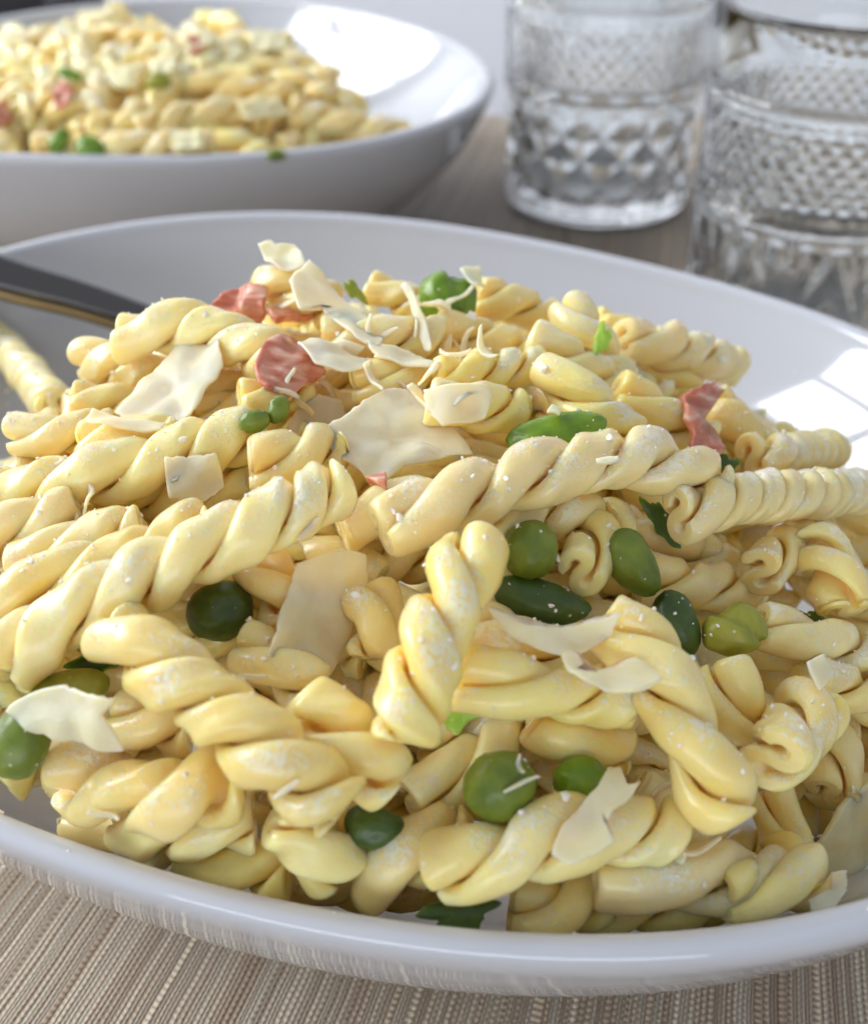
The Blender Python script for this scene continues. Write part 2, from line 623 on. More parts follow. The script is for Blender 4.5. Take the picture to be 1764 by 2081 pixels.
build_bowl("pasta_bowl", FRONT_C, FRONT_O, "white glazed bowl in the foreground, cut by the picture's edges")
build_bowl("pasta_bowl", REAR_C, REAR_O, "white glazed bowl standing behind, out of focus")
INN_R = np.array([p[0] for p in INN[::-1]]); INN_Z = np.array([p[1] for p in INN[::-1]])


def bowl_floor(x, y, c, o4):
    dx, dy = x - c[0], y - c[1]
    r = np.hypot(dx, dy) / oval(np.arctan2(dy, dx), o4)
    return np.interp(r, INN_R, INN_Z)


#PART2
# ------------------------------------------------------------------ twisted pasta
def ribbon_profile(wrap_deg, n):
    """S-shaped ribbon whose two edges curl into tubes; unit outer radius. Returns left and right outlines."""
    m = 0.345; t = 0.475
    wrap = math.radians(wrap_deg)
    half = []
    for k in range(n + 1):
        u = k / n
        a = math.pi - u * wrap              # lobe A about (m, 0), leaves the origin going up
        sp = 1.0 - 0.16 * u * u                 # the edge curls slightly inwards
        c = np.array([m + m * sp * math.cos(a), m * sp * math.sin(a)])
        nrm = np.array([math.cos(a), math.sin(a)])
        th = t * (1.0 if u < 0.72 else 1.0 - 0.35 * ((u - 0.72) / 0.28) ** 2)
        half.append((c, nrm, th))
    left, right = [], []
    for c, nrm, th in half[::-1]:
        left.append(c + nrm * th / 2); right.append(c - nrm * th / 2)
    for c, nrm, th in half[1:]:
        left.append(-c + nrm * th / 2); right.append(-c - nrm * th / 2)
    k = np.array([1.0, 1.30])
    return np.array(left) * k, np.array(right) * k


def catmull(pts, n):
    pts = np.asarray(pts, float)
    if len(pts) == 2:
        mid = (pts[0] + pts[1]) / 2
        pts = np.array([pts[0], mid, pts[1]])
    ext = np.vstack([2 * pts[0] - pts[1], pts, 2 * pts[-1] - pts[-2]])
    dense = []
    for i in range(1, len(ext) - 2):
        p0, p1, p2, p3 = ext[i - 1:i + 3]
        for t in np.linspace(0, 1, 24, endpoint=False):
            dense.append(0.5 * ((2 * p1) + (-p0 + p2) * t + (2 * p0 - 5 * p1 + 4 * p2 - p3) * t * t + (-p0 + 3 * p1 - 3 * p2 + p3) * t ** 3))
    dense.append(ext[-2])
    dense = np.array(dense)
    s = np.concatenate([[0], np.cumsum(np.linalg.norm(np.diff(dense, axis=0), axis=1))])
    q = np.linspace(0, s[-1], n)
    return np.stack([np.interp(q, s, dense[:, k]) for k in range(3)], 1), s[-1]


def pasta_mesh(pts, diam, pitch, phase, wrap, seed, hi=True):
    rr = np.random.default_rng(seed)
    npf = 15 if hi else 8
    length = np.sum(np.linalg.norm(np.diff(np.asarray(pts), axis=0), axis=1))
    nr = int(max(24, length / (0.00085 if hi else 0.0018)))
    axis, length = catmull(pts, nr)
    # a few extra rings close to the cut ends
    se = np.linspace(0, 1, nr)
    ex_ = np.array([0.0003, 0.0006]) / length
    sq = np.unique(np.concatenate([se, ex_, 1 - ex_]))
    axis = np.stack([np.interp(sq, se, axis[:, k]) for k in range(3)], 1)
    nr = len(sq)
    left, right = ribbon_profile(wrap, npf)
    npt = len(left)
    outline = np.vstack([left, right[::-1]])
    no = len(outline)
    mid_line = np.vstack([(left + right) / 2, ((left + right) / 2)[::-1]])
    T = np.gradient(axis, axis=0); T /= np.linalg.norm(T, axis=1)[:, None]
    up = np.array([0, 0, 1.0]) if abs(T[0][2]) < 0.8 else np.array([0, 1.0, 0])
    Nn = np.cross(up, T[0]); Nn /= np.linalg.norm(Nn)
    R = diam / 2
    verts = np.zeros((nr, no, 3))
    wob = rr.uniform(0, 6.28, 6)
    tilt0, tilt1 = rr.uniform(-0.14, 0.14, 2), rr.uniform(-0.14, 0.14, 2)
    for i in range(nr):
        if i:
            Nn = Nn - T[i] * (Nn @ T[i]); Nn /= np.linalg.norm(Nn)
        B = np.cross(T[i], Nn)
        s = sq[i] * length
        rlx = 0.0055
        eff = s - 0.65 * rlx * (1 - math.exp(-s / rlx)) + 0.65 * rlx * math.exp(-(length - s) / rlx)
        ph = phase - 2 * math.pi * eff / pitch + 0.28 * math.sin(6.28 * s / 0.021 + wob[0])
        c, sn = math.cos(ph), math.sin(ph)
        k = R * (1 + 0.05 * math.sin(6.28 * s / 0.017 + wob[1]) + 0.03 * math.sin(6.28 * s / 0.007 + wob[2]))
        open_ = 1.0 + 0.06 * math.sin(6.28 * s / 0.03 + wob[3])
        edge = min(s, length - s)
        tf = 1.0
        if edge < 0.0012:                   # soft rounded cut edge
            tf = 0.5 + 0.5 * math.sqrt(max(0.0, 1 - (1 - edge / 0.0012) ** 2))
        ol = mid_line + (outline - mid_line) * tf
        px = ol[:, 0] * open_; py = ol[:, 1] / open_
        x = (px * c - py * sn) * k; y = (px * sn + py * c) * k
        # slanted cut at both ends
        e0 = max(0.0, 1 - s / 0.006); e1 = max(0.0, 1 - (length - s) / 0.006)
        sl = e0 * (tilt0[0] * x + tilt0[1] * y) + e1 * (tilt1[0] * x + tilt1[1] * y)
        verts[i] = axis[i] + np.outer(x, Nn) + np.outer(y, B) + np.outer(sl, T[i])
    V = verts.reshape(-1, 3)
    # small lumps from boiling
    off = rr.uniform(0, 50, 3)
    q = (V + off) * 420
    lump = np.sin(q[:, 0] + 1.7 * np.sin(q[:, 1])) * np.sin(q[:, 1] + 1.3 * np.sin(q[:, 2])) * np.sin(q[:, 2] + 1.1 * np.sin(q[:, 0]))
    V = V + (np.repeat(axis, no, axis=0) - V) * (lump * 0.035)[:, None]
    faces = []
    for i in range(nr - 1):
        a, b_ = i * no, (i + 1) * no
        for j in range(no):
            k2 = (j + 1) % no
            faces.append((a + j, a + k2, b_ + k2, b_ + j))
    nbody = len(faces)
    V = list(V)
    for ring, flip in ((0, True), (nr - 1, False)):
        base = len(V)
        V.extend(V[ring * no + j] for j in range(no))
        for j in range(npt - 1):
            q4 = (base + j, base + j + 1, base + no - 2 - j, base + no - 1 - j)
            faces.append(q4 if flip else q4[::-1])
    return V, faces, list(range(nbody, len(faces)))


HERO = [
 # pts (px, py, lift in mm), diameter mm, pitch mm, phase, wrap, dusty, label
 # --- back crest of the heap
 ([(240, 690, 4), (400, 668, 4), (570, 735, 2)], 9.8, 19, 0.4, 285, 0, "fat pasta twist on the crest, in front of the cutlery handle"),
 ([(-70, 640, -14), (10, 715, -14), (110, 825, -13)], 9.0, 19, 0.6, 285, 0, "dim pasta twist lying at the shaded wall under the cutlery handle"),
 ([(168, 728, 0), (240, 742, 0), (330, 775, -2)], 9.0, 18, 1.5, 285, 0, "yellow pasta twist just below the cutlery handle, its rounded tip outward"),
 ([(150, 815, -1), (205, 818, -2), (300, 825, -4)], 7.2, 18, 0.3, 290, 0, "small tube-ended pasta twist beneath the long cheese shaving near the bowl's shaded wall"),
 ([(28, 882, -2), (110, 885, -3), (230, 870, -5)], 7.5, 18, 1.57, 280, 0, "pasta twist with an open S-shaped end at the bowl's shaded side"),
 ([(168, 908, 1), (260, 895, 1), (360, 885, 0)], 8.4, 19, 0.9, 285, 0, "short yellow pasta twist under the thin cheese sliver near the shaded wall"),
 ([(-70, 1030, 2), (130, 985, 3), (330, 935, 3), (535, 868, 2)], 9.8, 23, 1.0, 285, 0, "long pasta twist running under the square cheese flake to the twin green beads"),
 ([(530, 575, 3), (590, 588, 3), (680, 625, 1)], 8.6, 17, 0.0, 285, 0, "pasta twist topping the heap under the raised cheese chip"),
 ([(745, 580, 1), (800, 600, 0), (890, 640, -1)], 7.4, 16, 0.6, 285, 0, "pasta twist with a round knob just before the split green bean on the crest"),
 ([(655, 690, 2), (760, 690, 2), (900, 690, 1)], 9.0, 19, 1.2, 285, 0, "pasta twist under the crossed cheese slivers on the crest"),
 ([(880, 665, 1), (960, 690, 0), (1060, 720, -1)], 9.0, 19, 2.2, 285, 0, "pasta twist directly beneath the split green bean on the crest"),
 ([(965, 605, 0), (1040, 615, 0), (1120, 650, -2)], 8.6, 19, 0.8, 285, 0, "pasta twist on the skyline beside the split green bean"),
 ([(1150, 615, 5), (1190, 680, 2), (1260, 770, -3)], 8.6, 19, 0.5, 285, 1, "pasta twist sticking up with its tube end on the far skyline"),
 ([(1075, 690, 4), (1150, 730, 3), (1250, 790, 0)], 8.6, 19, 1.9, 285, 0, "pasta twist below the upright tube end, a bright green scrap on it"),
 ([(1210, 660, -2), (1300, 690, -2), (1400, 725, -3)], 8.6, 20, 0.2, 285, 0, "skyline pasta twist half hidden behind the bright green scrap"),
 ([(1265, 690, 2), (1370, 705, 2), (1490, 745, 1)], 9.4, 22, 1.2, 285, 0, "plump pasta twist ending against the white wall above the ham ribbon"),
 ([(890, 768, 4), (990, 752, 4), (1100, 742, 2)], 7.2, 14, 0.5, 285, 1, "thin tightly wound pasta twist behind the crest's cheese flakes"),
 ([(720, 780, 2), (800, 775, 3), (900, 775, 1)], 7.6, 18, 1.5, 285, 0, "pasta twist beneath the two upright cheese threads"),
 ([(870, 815, 4), (960, 825, 4), (1050, 835, 2)], 8.4, 22, 0.2, 285, 1, "flat pasta twist behind the broad cheese flake"),
 ([(1110, 755, 3), (1190, 820, 3), (1290, 900, 0)], 8.8, 21, 2.4, 285, 1, "pasta twist slanting down behind the glossy green bean"),
 ([(1250, 800, 1), (1330, 840, 0), (1430, 900, -2)], 9.2, 22, 0.9, 285, 0, "shaded pasta twist between the glossy bean and the ham ribbon"),
 ([(1440, 820, 3), (1490, 860, 2), (1560, 930, -1)], 9.6, 24, 0.4, 285, 0, "olive-shaded pasta twist that the ham ribbon curls around"),
 ([(1530, 930, 1), (1600, 925, 1), (1690, 915, 0)], 8.6, 12, 0.8, 285, 0, "short ridged pasta twist against the white wall under the window reflection"),
 ([(1385, 1045, 5), (1500, 1015, 5), (1640, 1005, 4), (1800, 1000, 2)], 8.8, 12, 1.2, 285, 1, "tightly ridged pasta twist with a tube end, running off the picture"),
 ([(790, 1075, 4), (940, 1010, 6), (1150, 950, 7), (1300, 935, 7), (1445, 985, 5)], 9.8, 21, 0.9, 285, 1, "long pasta twist lying across the heap under the glossy green bean"),
 ([(485, 810, 3), (540, 805, 2), (620, 790, 0)], 7.0, 17, 0.8, 285, 0, "pasta twist with a small rounded tip under the pink ham slice"),
 ([(505, 945, 4), (580, 930, 4), (690, 905, 2)], 8.6, 20, 1.4, 285, 1, "pasta twist with a white ring end under the bright cheese chip"),
 # --- middle
 ([(-60, 1075, 0), (50, 1068, 0), (160, 1040, -1)], 8.6, 20, 0.4, 285, 0, "pasta twist at the picture's edge beneath the long one with the square flake"),
 ([(40, 1160, 0), (150, 1115, 1), (290, 1075, 0)], 8.8, 20, 1.8, 285, 0, "pasta twist with two round lobes behind the big rope-like twist"),
 ([(-60, 1260, 2), (110, 1180, 2), (290, 1125, 1), (420, 1060, 0)], 8.6, 22, 0.7, 285, 0, "pasta twist running alongside the big rope-like twist"),
 ([(10, 1345, 6), (190, 1225, 8), (400, 1125, 9), (560, 1050, 9), (690, 985, 7)], 9.8, 19, 1.2, 285, 1, "big rope-like pasta twist sloping up from the edge to the middle"),
 ([(690, 1075, 3), (780, 1040, 3), (880, 1030, 1)], 9.4, 23, 0.2, 285, 0, "orange-shaded pasta twist below the tiny red ham chip"),
 ([(700, 1160, -1), (800, 1130, -2), (900, 1120, -3)], 9.0, 22, 1.1, 285, 0, "shadowed pasta twist tucked above the upright twist"),
 ([(975, 1080, 2), (1100, 1040, 1), (1220, 1070, 0)], 8.8, 20, 0.6, 285, 0, "pasta twist in shade above the round green pea"),
 ([(1180, 1165, 4), (1205, 1120, 2), (1250, 1060, -2)], 8.6, 20, 0.8, 275, 1, "pasta twist pointing its hole forward between two green peas"),
 ([(1250, 1070, 1), (1370, 1120, 0), (1480, 1160, -2)], 9.0, 24, 0.2, 285, 0, "shadowed pasta twist under the tightly ridged one"),
 ([(1300, 1180, -2), (1400, 1190, -2), (1510, 1200, -4)], 8.6, 24, 1.0, 285, 0, "dim pasta twist behind the wrinkled olive pea"),
 ([(1545, 1165, 4), (1580, 1130, 2), (1660, 1080, -2)], 8.2, 19, 1.35, 262, 1, "pasta twist with an open curled S end above the wrinkled pea"),
 ([(1715, 1240, 6), (1690, 1175, 6), (1650, 1100, 4)], 9.4, 15, 0.3, 245, 1, "upright ridged pasta twist with a split end at the picture's edge"),
 ([(520, 1135, 2), (560, 1190, 1), (600, 1260, -1)], 8.6, 18, 0.7, 265, 0, "pasta twist with curled lip behind the large rectangular cheese shaving"),
 ([(490, 1310, 0), (560, 1350, 0), (640, 1410, -1)], 8.2, 18, 1.0, 285, 0, "pasta twist below the large rectangular cheese shaving"),
 ([(745, 1200, 1), (770, 1260, 1), (760, 1340, 0)], 8.0, 20, 0.4, 285, 0, "pasta twist wedged between the rectangular shaving and the upright twist"),
 ([(965, 1115, 9), (905, 1240, 11), (855, 1370, 11), (825, 1500, 9)], 9.6, 18, 0.5, 280, 1, "upright pasta twist in the middle with a hole in its lower end"),
 ([(960, 1270, 3), (1080, 1320, 3), (1200, 1340, 2)], 8.6, 22, 0.3, 285, 0, "pasta twist under the boat-shaped cheese shaving"),
 ([(935, 1375, 6), (1080, 1400, 7), (1280, 1420, 5)], 8.6, 26, 1.2, 285, 1, "nearly level pasta twist under the spiked cheese sliver"),
 ([(1090, 1450, 3), (1160, 1500, 3), (1260, 1530, 1)], 8.8, 26, 0.5, 285, 0, "pasta flap hanging below the nearly level twist"),
 ([(830, 1640, 4), (950, 1560, 4), (1090, 1470, 2)], 8.8, 26, 1.4, 285, 0, "shadowed pasta twist rising behind the large dark pea"),
 ([(1230, 1265, 8), (1320, 1340, 9), (1395, 1480, 9), (1480, 1660, 7)], 9.8, 24, 0.6, 285, 1, "long cheese-dusted pasta twist sloping down beside the boat-shaped shaving"),
 ([(1545, 1270, 5), (1650, 1300, 5), (1800, 1345, 3)], 8.2, 24, 0.9, 285, 1, "pasta twist leading away from the wrinkled olive pea"),
 ([(1640, 1380, 4), (1720, 1400, 4), (1820, 1440, 3)], 8.0, 22, 1.8, 285, 1, "pasta twist with a small cheese wedge beside it at the picture's edge"),
 ([(1465, 1345, 8), (1490, 1420, 7), (1500, 1500, 4)], 8.6, 26, 1.1, 285, 1, "pasta twist with a blunt white tip under the wrinkled olive pea"),
 ([(1570, 1545, 9), (1600, 1510, 7), (1650, 1440, 2)], 10.0, 22, 1.9, 275, 1, "pasta twist with a wide curled end facing out near the large dim shaving"),
 ([(1690, 1620, 3), (1700, 1540, 3), (1690, 1440, 1)], 8.6, 24, 0.2, 285, 0, "pasta twist standing just behind the wide curled end"),
 ([(1560, 1600, 2), (1600, 1720, 2), (1610, 1840, 0)], 7.6, 24, 0.8, 285, 0, "dim pasta twist hanging towards the rim beside the large dim shaving"),
 # --- front
 ([(235, 1285, 6), (340, 1365, 9), (450, 1450, 10), (570, 1550, 10), (690, 1640, 8)], 10.0, 17, 0.2, 285, 1, "fat-lobed pasta twist sloping down from the dark pea to the front"),
 ([(620, 1410, 8), (700, 1500, 8), (800, 1600, 5)], 9.6, 19, 1.75, 255, 1, "pasta twist with a hooked open curl facing the upright twist"),
 ([(235, 1450, 0), (300, 1470, 0), (390, 1480, -1)], 8.2, 20, 0.6, 285, 0, "dim pasta twist behind the translucent shaving over green beans"),
 ([(90, 1600, 4), (210, 1640, 4), (350, 1625, 4), (490, 1580, 3)], 10.6, 24, 1.2, 240, 1, "pasta twist with a wide open scoop end at the near rim"),
 ([(230, 1700, 2), (370, 1695, 2), (520, 1670, 0)], 8.8, 24, 0.5, 285, 0, "pasta twist lying low along the near rim under the scoop-ended one"),
 ([(360, 1770, 0), (470, 1780, 0), (590, 1800, -1)], 8.2, 24, 1.0, 285, 0, "pasta twist half sunk behind the near rim"),
 ([(565, 1655, 5), (615, 1725, 5), (685, 1805, 3)], 9.8, 22, 1.2, 285, 1, "pasta twist plunging to the near rim under the fat-lobed one"),
 ([(730, 1800, 4), (830, 1740, 5), (950, 1680, 3)], 9.4, 24, 0.3, 285, 1, "pasta twist rising from the near rim behind the thick front twist"),
 ([(885, 1800, 5), (1010, 1745, 7), (1180, 1690, 8), (1370, 1695, 6)], 10.0, 22, 1.5, 285, 1, "thick front pasta twist carrying the jagged white shaving"),
 ([(1200, 1775, 4), (1380, 1785, 5), (1575, 1790, 4)], 10.0, 34, 0.25, 285, 1, "broad flat pasta twist heavily dusted with cheese at the near rim"),
 ([(1170, 1895, 0), (1320, 1890, 0), (1470, 1880, 0)], 8.6, 22, 0.2, 285, 0, "pasta twist half sunk at the near rim under the broad flat one"),
 ([(1500, 1865, 0), (1600, 1850, 0), (1690, 1800, 0)], 8.2, 22, 1.1, 285, 0, "pasta twist half sunk at the near rim beside the small cheese curl"),
 ([(120, 1690, 0), (240, 1740, 0), (380, 1760, 0)], 8.6, 22, 0.9, 285, 0, "pasta twist resting against the near wall below the scoop-ended one"),
 ([(1030, 1880, 0), (1120, 1850, 1), (1230, 1810, 0)], 8.6, 22, 0.7, 285, 0, "pasta twist in the gap under the thick front twist"),
 ([(1280, 1600, 2), (1340, 1660, 2), (1420, 1730, 0)], 8.8, 22, 1.5, 285, 0, "shaded pasta twist under the long dusted one's lower end"),
]

# ---------------------------------------------------- peas, beans (px, py, lift, length px, width px, angle deg, material, kind, label)
GREENS = [
 ((910, 608), 5, 128, 112, -35, M_BEAN, 'split', "split green bean standing up on the crest of the heap"),
 ((1132, 885), 9, 212, 98, 14, M_BEAN, 'bean', "glossy bright green bean lying on the long twist"),
 ((1078, 1118), 6, 122, 110, 80, M_PEA, 'pea', "round green pea touching the top of the upright twist"),
 ((1288, 1145), 3, 145, 92, -60, M_PEA, 'bean', "green bean leaning beside the twist with the forward hole"),
 ((1100, 1222), 3, 205, 92, -14, M_LEAF, 'bean', "dark green bean lying above the boat-shaped shaving"),
 ((1375, 1268), 4, 140, 92, -65, M_LEAF, 'bean', "dark bean between the long dusted twist and the wrinkled pea"),
 ((1492, 1282), 8, 135, 104, 12, M_OLIVE, 'split', "wrinkled olive pea with a folded skin"),
 ((447, 1242), 2, 140, 124, 20, M_LEAF, 'pea', "dark green pea under the big rope-like twist"),
 ((40, 1505), 4, 168, 120, 60, M_PEA, 'bean', "green bean partly under the translucent shaving at the picture's edge"),
 ((140, 1405), 3, 170, 95, 12, M_OLIVE, 'bean', "olive green bean behind the translucent shaving"),
 ((1015, 1598), 5, 150, 140, 30, M_PEA, 'pea', "large dark round pea behind the thick front twist"),
 ((1180, 1590), 6, 118, 108, 10, M_BEAN, 'pea', "green pea topped by the jagged white shaving"),
 ((760, 1680), 3, 125, 90, -10, M_LEAF, 'bean', "dark bean under the fat-lobed and front twists"),
 ((517, 856), 5, 66, 48, 15, M_PEA, 'pea', "small flat green bead touching the yellow twist"),
 ((565, 832), 6, 62, 44, 65, M_PEA, 'pea', "small upright green bead beside the bright cheese chip"),
 ((935, 1455), 4, 80, 55, 30, M_LIME, 'scrap', "pale green torn scrap beside the upright twist"),
 ((1222, 690), 7, 66, 34, 75, M_LIME, 'scrap', "bright green scrap stuck on a twist below the skyline"),
 ((1345, 1060), 2, 110, 45, -55, M_LEAF, 'scrap', "dark green leaf scrap under the long twist's end"),
 ((1470, 945), 3, 60, 40, 20, M_LEAF, 'scrap', "dark green scrap at the foot of the ham ribbon"),
 ((722, 592), 4, 60, 26, -45, M_OLIVE, 'scrap', "olive skin scrap on the crest beside the cheese slivers"),
 ((205, 1335), 1, 110, 60, 20, M_LEAF, 'scrap', "dark green leaf scrap under the lower end of the rope-like twist"),
 ((930, 1860), 2, 140, 70, 5, M_LEAF, 'scrap', "dark green leaf scrap just inside the near rim"),
 ((1660, 1262), 2, 90, 30, -25, M_LEAF, 'scrap', "dark green strip below the split-ended twist"),
]

# ---------------------------------------------------- relax: everything keeps its place in the heap but moves in depth until pieces touch
class Piece:
    pass


pieces = []
for k, (pts, diam, pitch, phase, wrap, dusty, label) in enumerate(HERO):
    p = Piece()
    p.pts = np.array([on_mound(x, y, dz * 0.001) for x, y, dz in pts])
    p.diam = diam * 0.00103; p.pitch = pitch * 0.00093; p.phase = phase; p.wrap = wrap; p.dusty = dusty; p.label = label
    p.hero = True
    mid = p.pts.mean(0)
    p.dir = (mid - CAM) / np.linalg.norm(mid - CAM)
    pieces.append(p)

green_pos = []
for (c, lift, lp, wp, ang, mt, kind, label) in GREENS:
    p = Piece()
    ctr = on_mound(c[0], c[1], lift * 0.001)
    p.pts = np.array([ctr, ctr + 1e-5])
    dist = (ctr - CAM) @ np.array([0, CP, -SP])
    p.size = (lp * dist / F_PX, wp * dist / F_PX)
    p.diam = p.size[1] * (0.95 if kind != 'scrap' else 0.3)
    p.dir = (ctr - CAM) / np.linalg.norm(ctr - CAM)
    p.hero = True; p.green = True
    green_pos.append(p)

SKY_FRONT = np.array([(-200, 960), (0, 905), (130, 850), (200, 740), (300, 690), (430, 660), (530, 620), (700, 630), (1000, 640), (1150, 660), (1300, 730), (1480, 800), (1540, 900), (1680, 950), (1800, 1050)], float)
SKY_REAR = np.array([(-300, 150), (-100, 125), (0, 105), (100, 95), (200, 70), (400, 75), (560, 95), (640, 135), (720, 205), (800, 262), (840, 300), (900, 400)], float)


def project(p):
    q = np.asarray(p) - CAM
    dep = q @ np.array([0, CP, -SP])
    return 882 + F_PX * q[0] / dep, CY_PX - F_PX * (q @ np.array([0, SP, CP])) / dep


def below(pts, sky):
    for q in pts:
        x, y = project(q)
        if y < np.interp(x, sky[:, 0], sky[:, 1]): return False
    return True


fillers = []
tries = 0
while len(fillers) < 165 and tries < 9000:
    tries += 1
    a = rng.uniform(0, 2 * math.pi)
    r = 0.102 * math.sqrt(rng.uniform(0, 1))
    x, y = FRONT_C[0] + r * math.cos(a), FRONT_C[1] + r * math.sin(a)
    zt = front_mound(x, y) - 0.0055
    zb = bowl_floor(x, y, FRONT_C, FRONT_O) + 0.005
    if zt < zb + 0.001: continue
    z = zt - (zt - zb) * (rng.uniform(0, 1) ** 1.6 if len(fillers) > 115 else rng.uniform(0, 0.12))
    h = rng.uniform(0, 2 * math.pi)
    ln = rng.uniform(0.030, 0.044)
    d = np.array([math.cos(h), math.sin(h), 0])
    bend = np.array([-d[1], d[0], rng.uniform(-.5, .5)]) * rng.uniform(-0.004, 0.004)
    c = np.array([x, y, z])
    pts = np.array([c - d * ln / 2, c + bend, c + d * ln / 2])
    ok = True
    for q in pts:
        rq = np.hypot(q[0] - FRONT_C[0], q[1] - FRONT_C[1])
        if rq / oval(np.arctan2(q[1] - FRONT_C[1], q[0] - FRONT_C[0]), FRONT_O) > 0.108: ok = False
        zm = front_mound(q[0], q[1]) - 0.0055
        q[2] = min(q[2], zm)
        q[2] = max(q[2], bowl_floor(q[0], q[1], FRONT_C, FRONT_O) + 0.0045)
    if not ok or not below(pts, SKY_FRONT): continue
    p = Piece()
    p.pts = pts; p.diam = 0.0088; p.pitch = rng.uniform(0.016, 0.022); p.phase = rng.uniform(0, 6.28); p.wrap = 285; p.dusty = 0
    p.hero = False; p.dir = np.array([0, 0, -1.0])
    fillers.append(p)


def spheres(p, n=5):
    if len(p.pts) == 2: return p.pts[:1]
    q = np.linspace(0, 1, n)
    u = np.linspace(0, 1, len(p.pts))
    return np.stack([np.interp(q, u, p.pts[:, k]) for k in range(3)], 1)


def relax(group, iters, lock_floor):
    own = np.concatenate([[i] * len(spheres(p, 7)) for i, p in enumerate(group)])
    for it in range(iters):
        S = np.concatenate([spheres(p, 7) for p in group])
        Rr = np.concatenate([[p.diam * 0.43] * len(spheres(p, 7)) for p in group])
        D = S[:, None, :] - S[None, :, :]
        dist = np.sqrt((D ** 2).sum(2)) + 1e-9
        pen = (Rr[:, None] + Rr[None, :]) - dist
        pen[own[:, None] == own[None, :]] = 0
        pen = np.maximum(pen, 0)
        ii, jj = np.nonzero(pen > 1e-4)
        mv = np.zeros((len(group), 3)); cnt = np.zeros(len(group))
        for a, b_ in zip(ii, jj):
            g, h = own[a], own[b_]
            push = D[a, b_] / dist[a, b_] * pen[a, b_]
            A, Bq = group[g], group[h]
            if A.hero:
                w = 0.5 if Bq.hero else 0.08
                # sign: who is nearer to the camera stays nearer
                s = (S[a] - S[b_]) @ A.dir
                mv[g] += A.dir * np.sign(s) * pen[a, b_] * w
            else:
                mv[g] += push * (0.5 if not Bq.hero else 0.85)
            cnt[g] += 1
        for i, p in enumerate(group):
            if cnt[i]:
                step = mv[i] / max(1, cnt[i] ** 0.6) * 0.6
                nn = np.linalg.norm(step)
                if nn > 0.0008: step *= 0.0008 / nn
                p.pts = p.pts + step
                p.moved = getattr(p, 'moved', 0) + (step @ p.dir if p.hero else 0)
                if p.hero and len(p.pts) > 2:       # keep clear of the near wall of the bowl
                    dxy = p.pts[:, :2] - FRONT_C
                    rn = np.hypot(dxy[:, 0], dxy[:, 1]) / oval(np.arctan2(dxy[:, 1], dxy[:, 0]), FRONT_O)
                    if ((rn > 0.1130) & (dxy[:, 1] < 0)).any():
                        p.pts = p.pts + p.dir * 0.0006
                if p.hero and abs(p.moved) > 0.007:
                    back = p.moved - math.copysign(0.007, p.moved)
                    p.pts = p.pts - p.dir * back; p.moved -= back
            if not p.hero:
                c, o4, md, gap = lock_floor
                for q in p.pts:
                    q[2] = min(q[2], md(q[0], q[1]) - gap)
                    q[2] = max(q[2], bowl_floor(q[0], q[1], c, o4) + 0.0042)


relax(pieces + green_pos, 50, None)
relax(pieces + green_pos + fillers, 25, (FRONT_C, FRONT_O, front_mound, 0.006))



def settle(group, c, o4):
    e = 0.001
    for p in group:
        if len(p.pts) == 2: continue
        for q in p.pts:
            for _ in range(6):
                dx, dy = q[0] - c[0], q[1] - c[1]
                rn = math.hypot(dx, dy) / oval(math.atan2(dy, dx), o4)
                if rn > 0.1095:
                    k = 0.1095 / rn
                    if q[2] < ZR + 0.006: q[0] = c[0] + dx * k; q[1] = c[1] + dy * k
                f0 = bowl_floor(q[0], q[1], c, o4)
                gx = (bowl_floor(q[0] + e, q[1], c, o4) - bowl_floor(q[0] - e, q[1], c, o4)) / (2 * e)
                gy = (bowl_floor(q[0], q[1] + e, c, o4) - bowl_floor(q[0], q[1] - e, c, o4)) / (2 * e)
                sl = math.sqrt(1 + gx * gx + gy * gy)
                need = f0 + p.diam * 0.5 * sl - q[2]
                if need <= 0: break
                step = need / sl ** 2
                q[0] -= gx * step; q[1] -= gy * step; q[2] += step


settle(pieces + fillers, FRONT_C, FRONT_O)
pasta_objs = []; filler_objs = []; rear_objs = []
for k, p in enumerate(pieces):
    V, Fc, flat = pasta_mesh(p.pts, p.diam, p.pitch, p.phase, p.wrap, 100 + k)
    o = make_obj("pasta_twist", V, Fc, M_PASTA_DUSTY if p.dusty else M_PASTA, flat_faces=flat)
    tag(o, p.label, "pasta", "pasta twists in the front bowl")
    pasta_objs.append(o)
for k, p in enumerate(fillers):
    V, Fc, flat = pasta_mesh(p.pts, p.diam, p.pitch, p.phase, p.wrap, 500 + k, hi=False)
    o = make_obj("pasta_twist", V, Fc, M_PASTA, flat_faces=flat)
    tag(o, "pasta twist buried in the front bowl", "pasta")
    o['zone'] = 'front'
    pasta_objs.append(o); filler_objs.append(o)


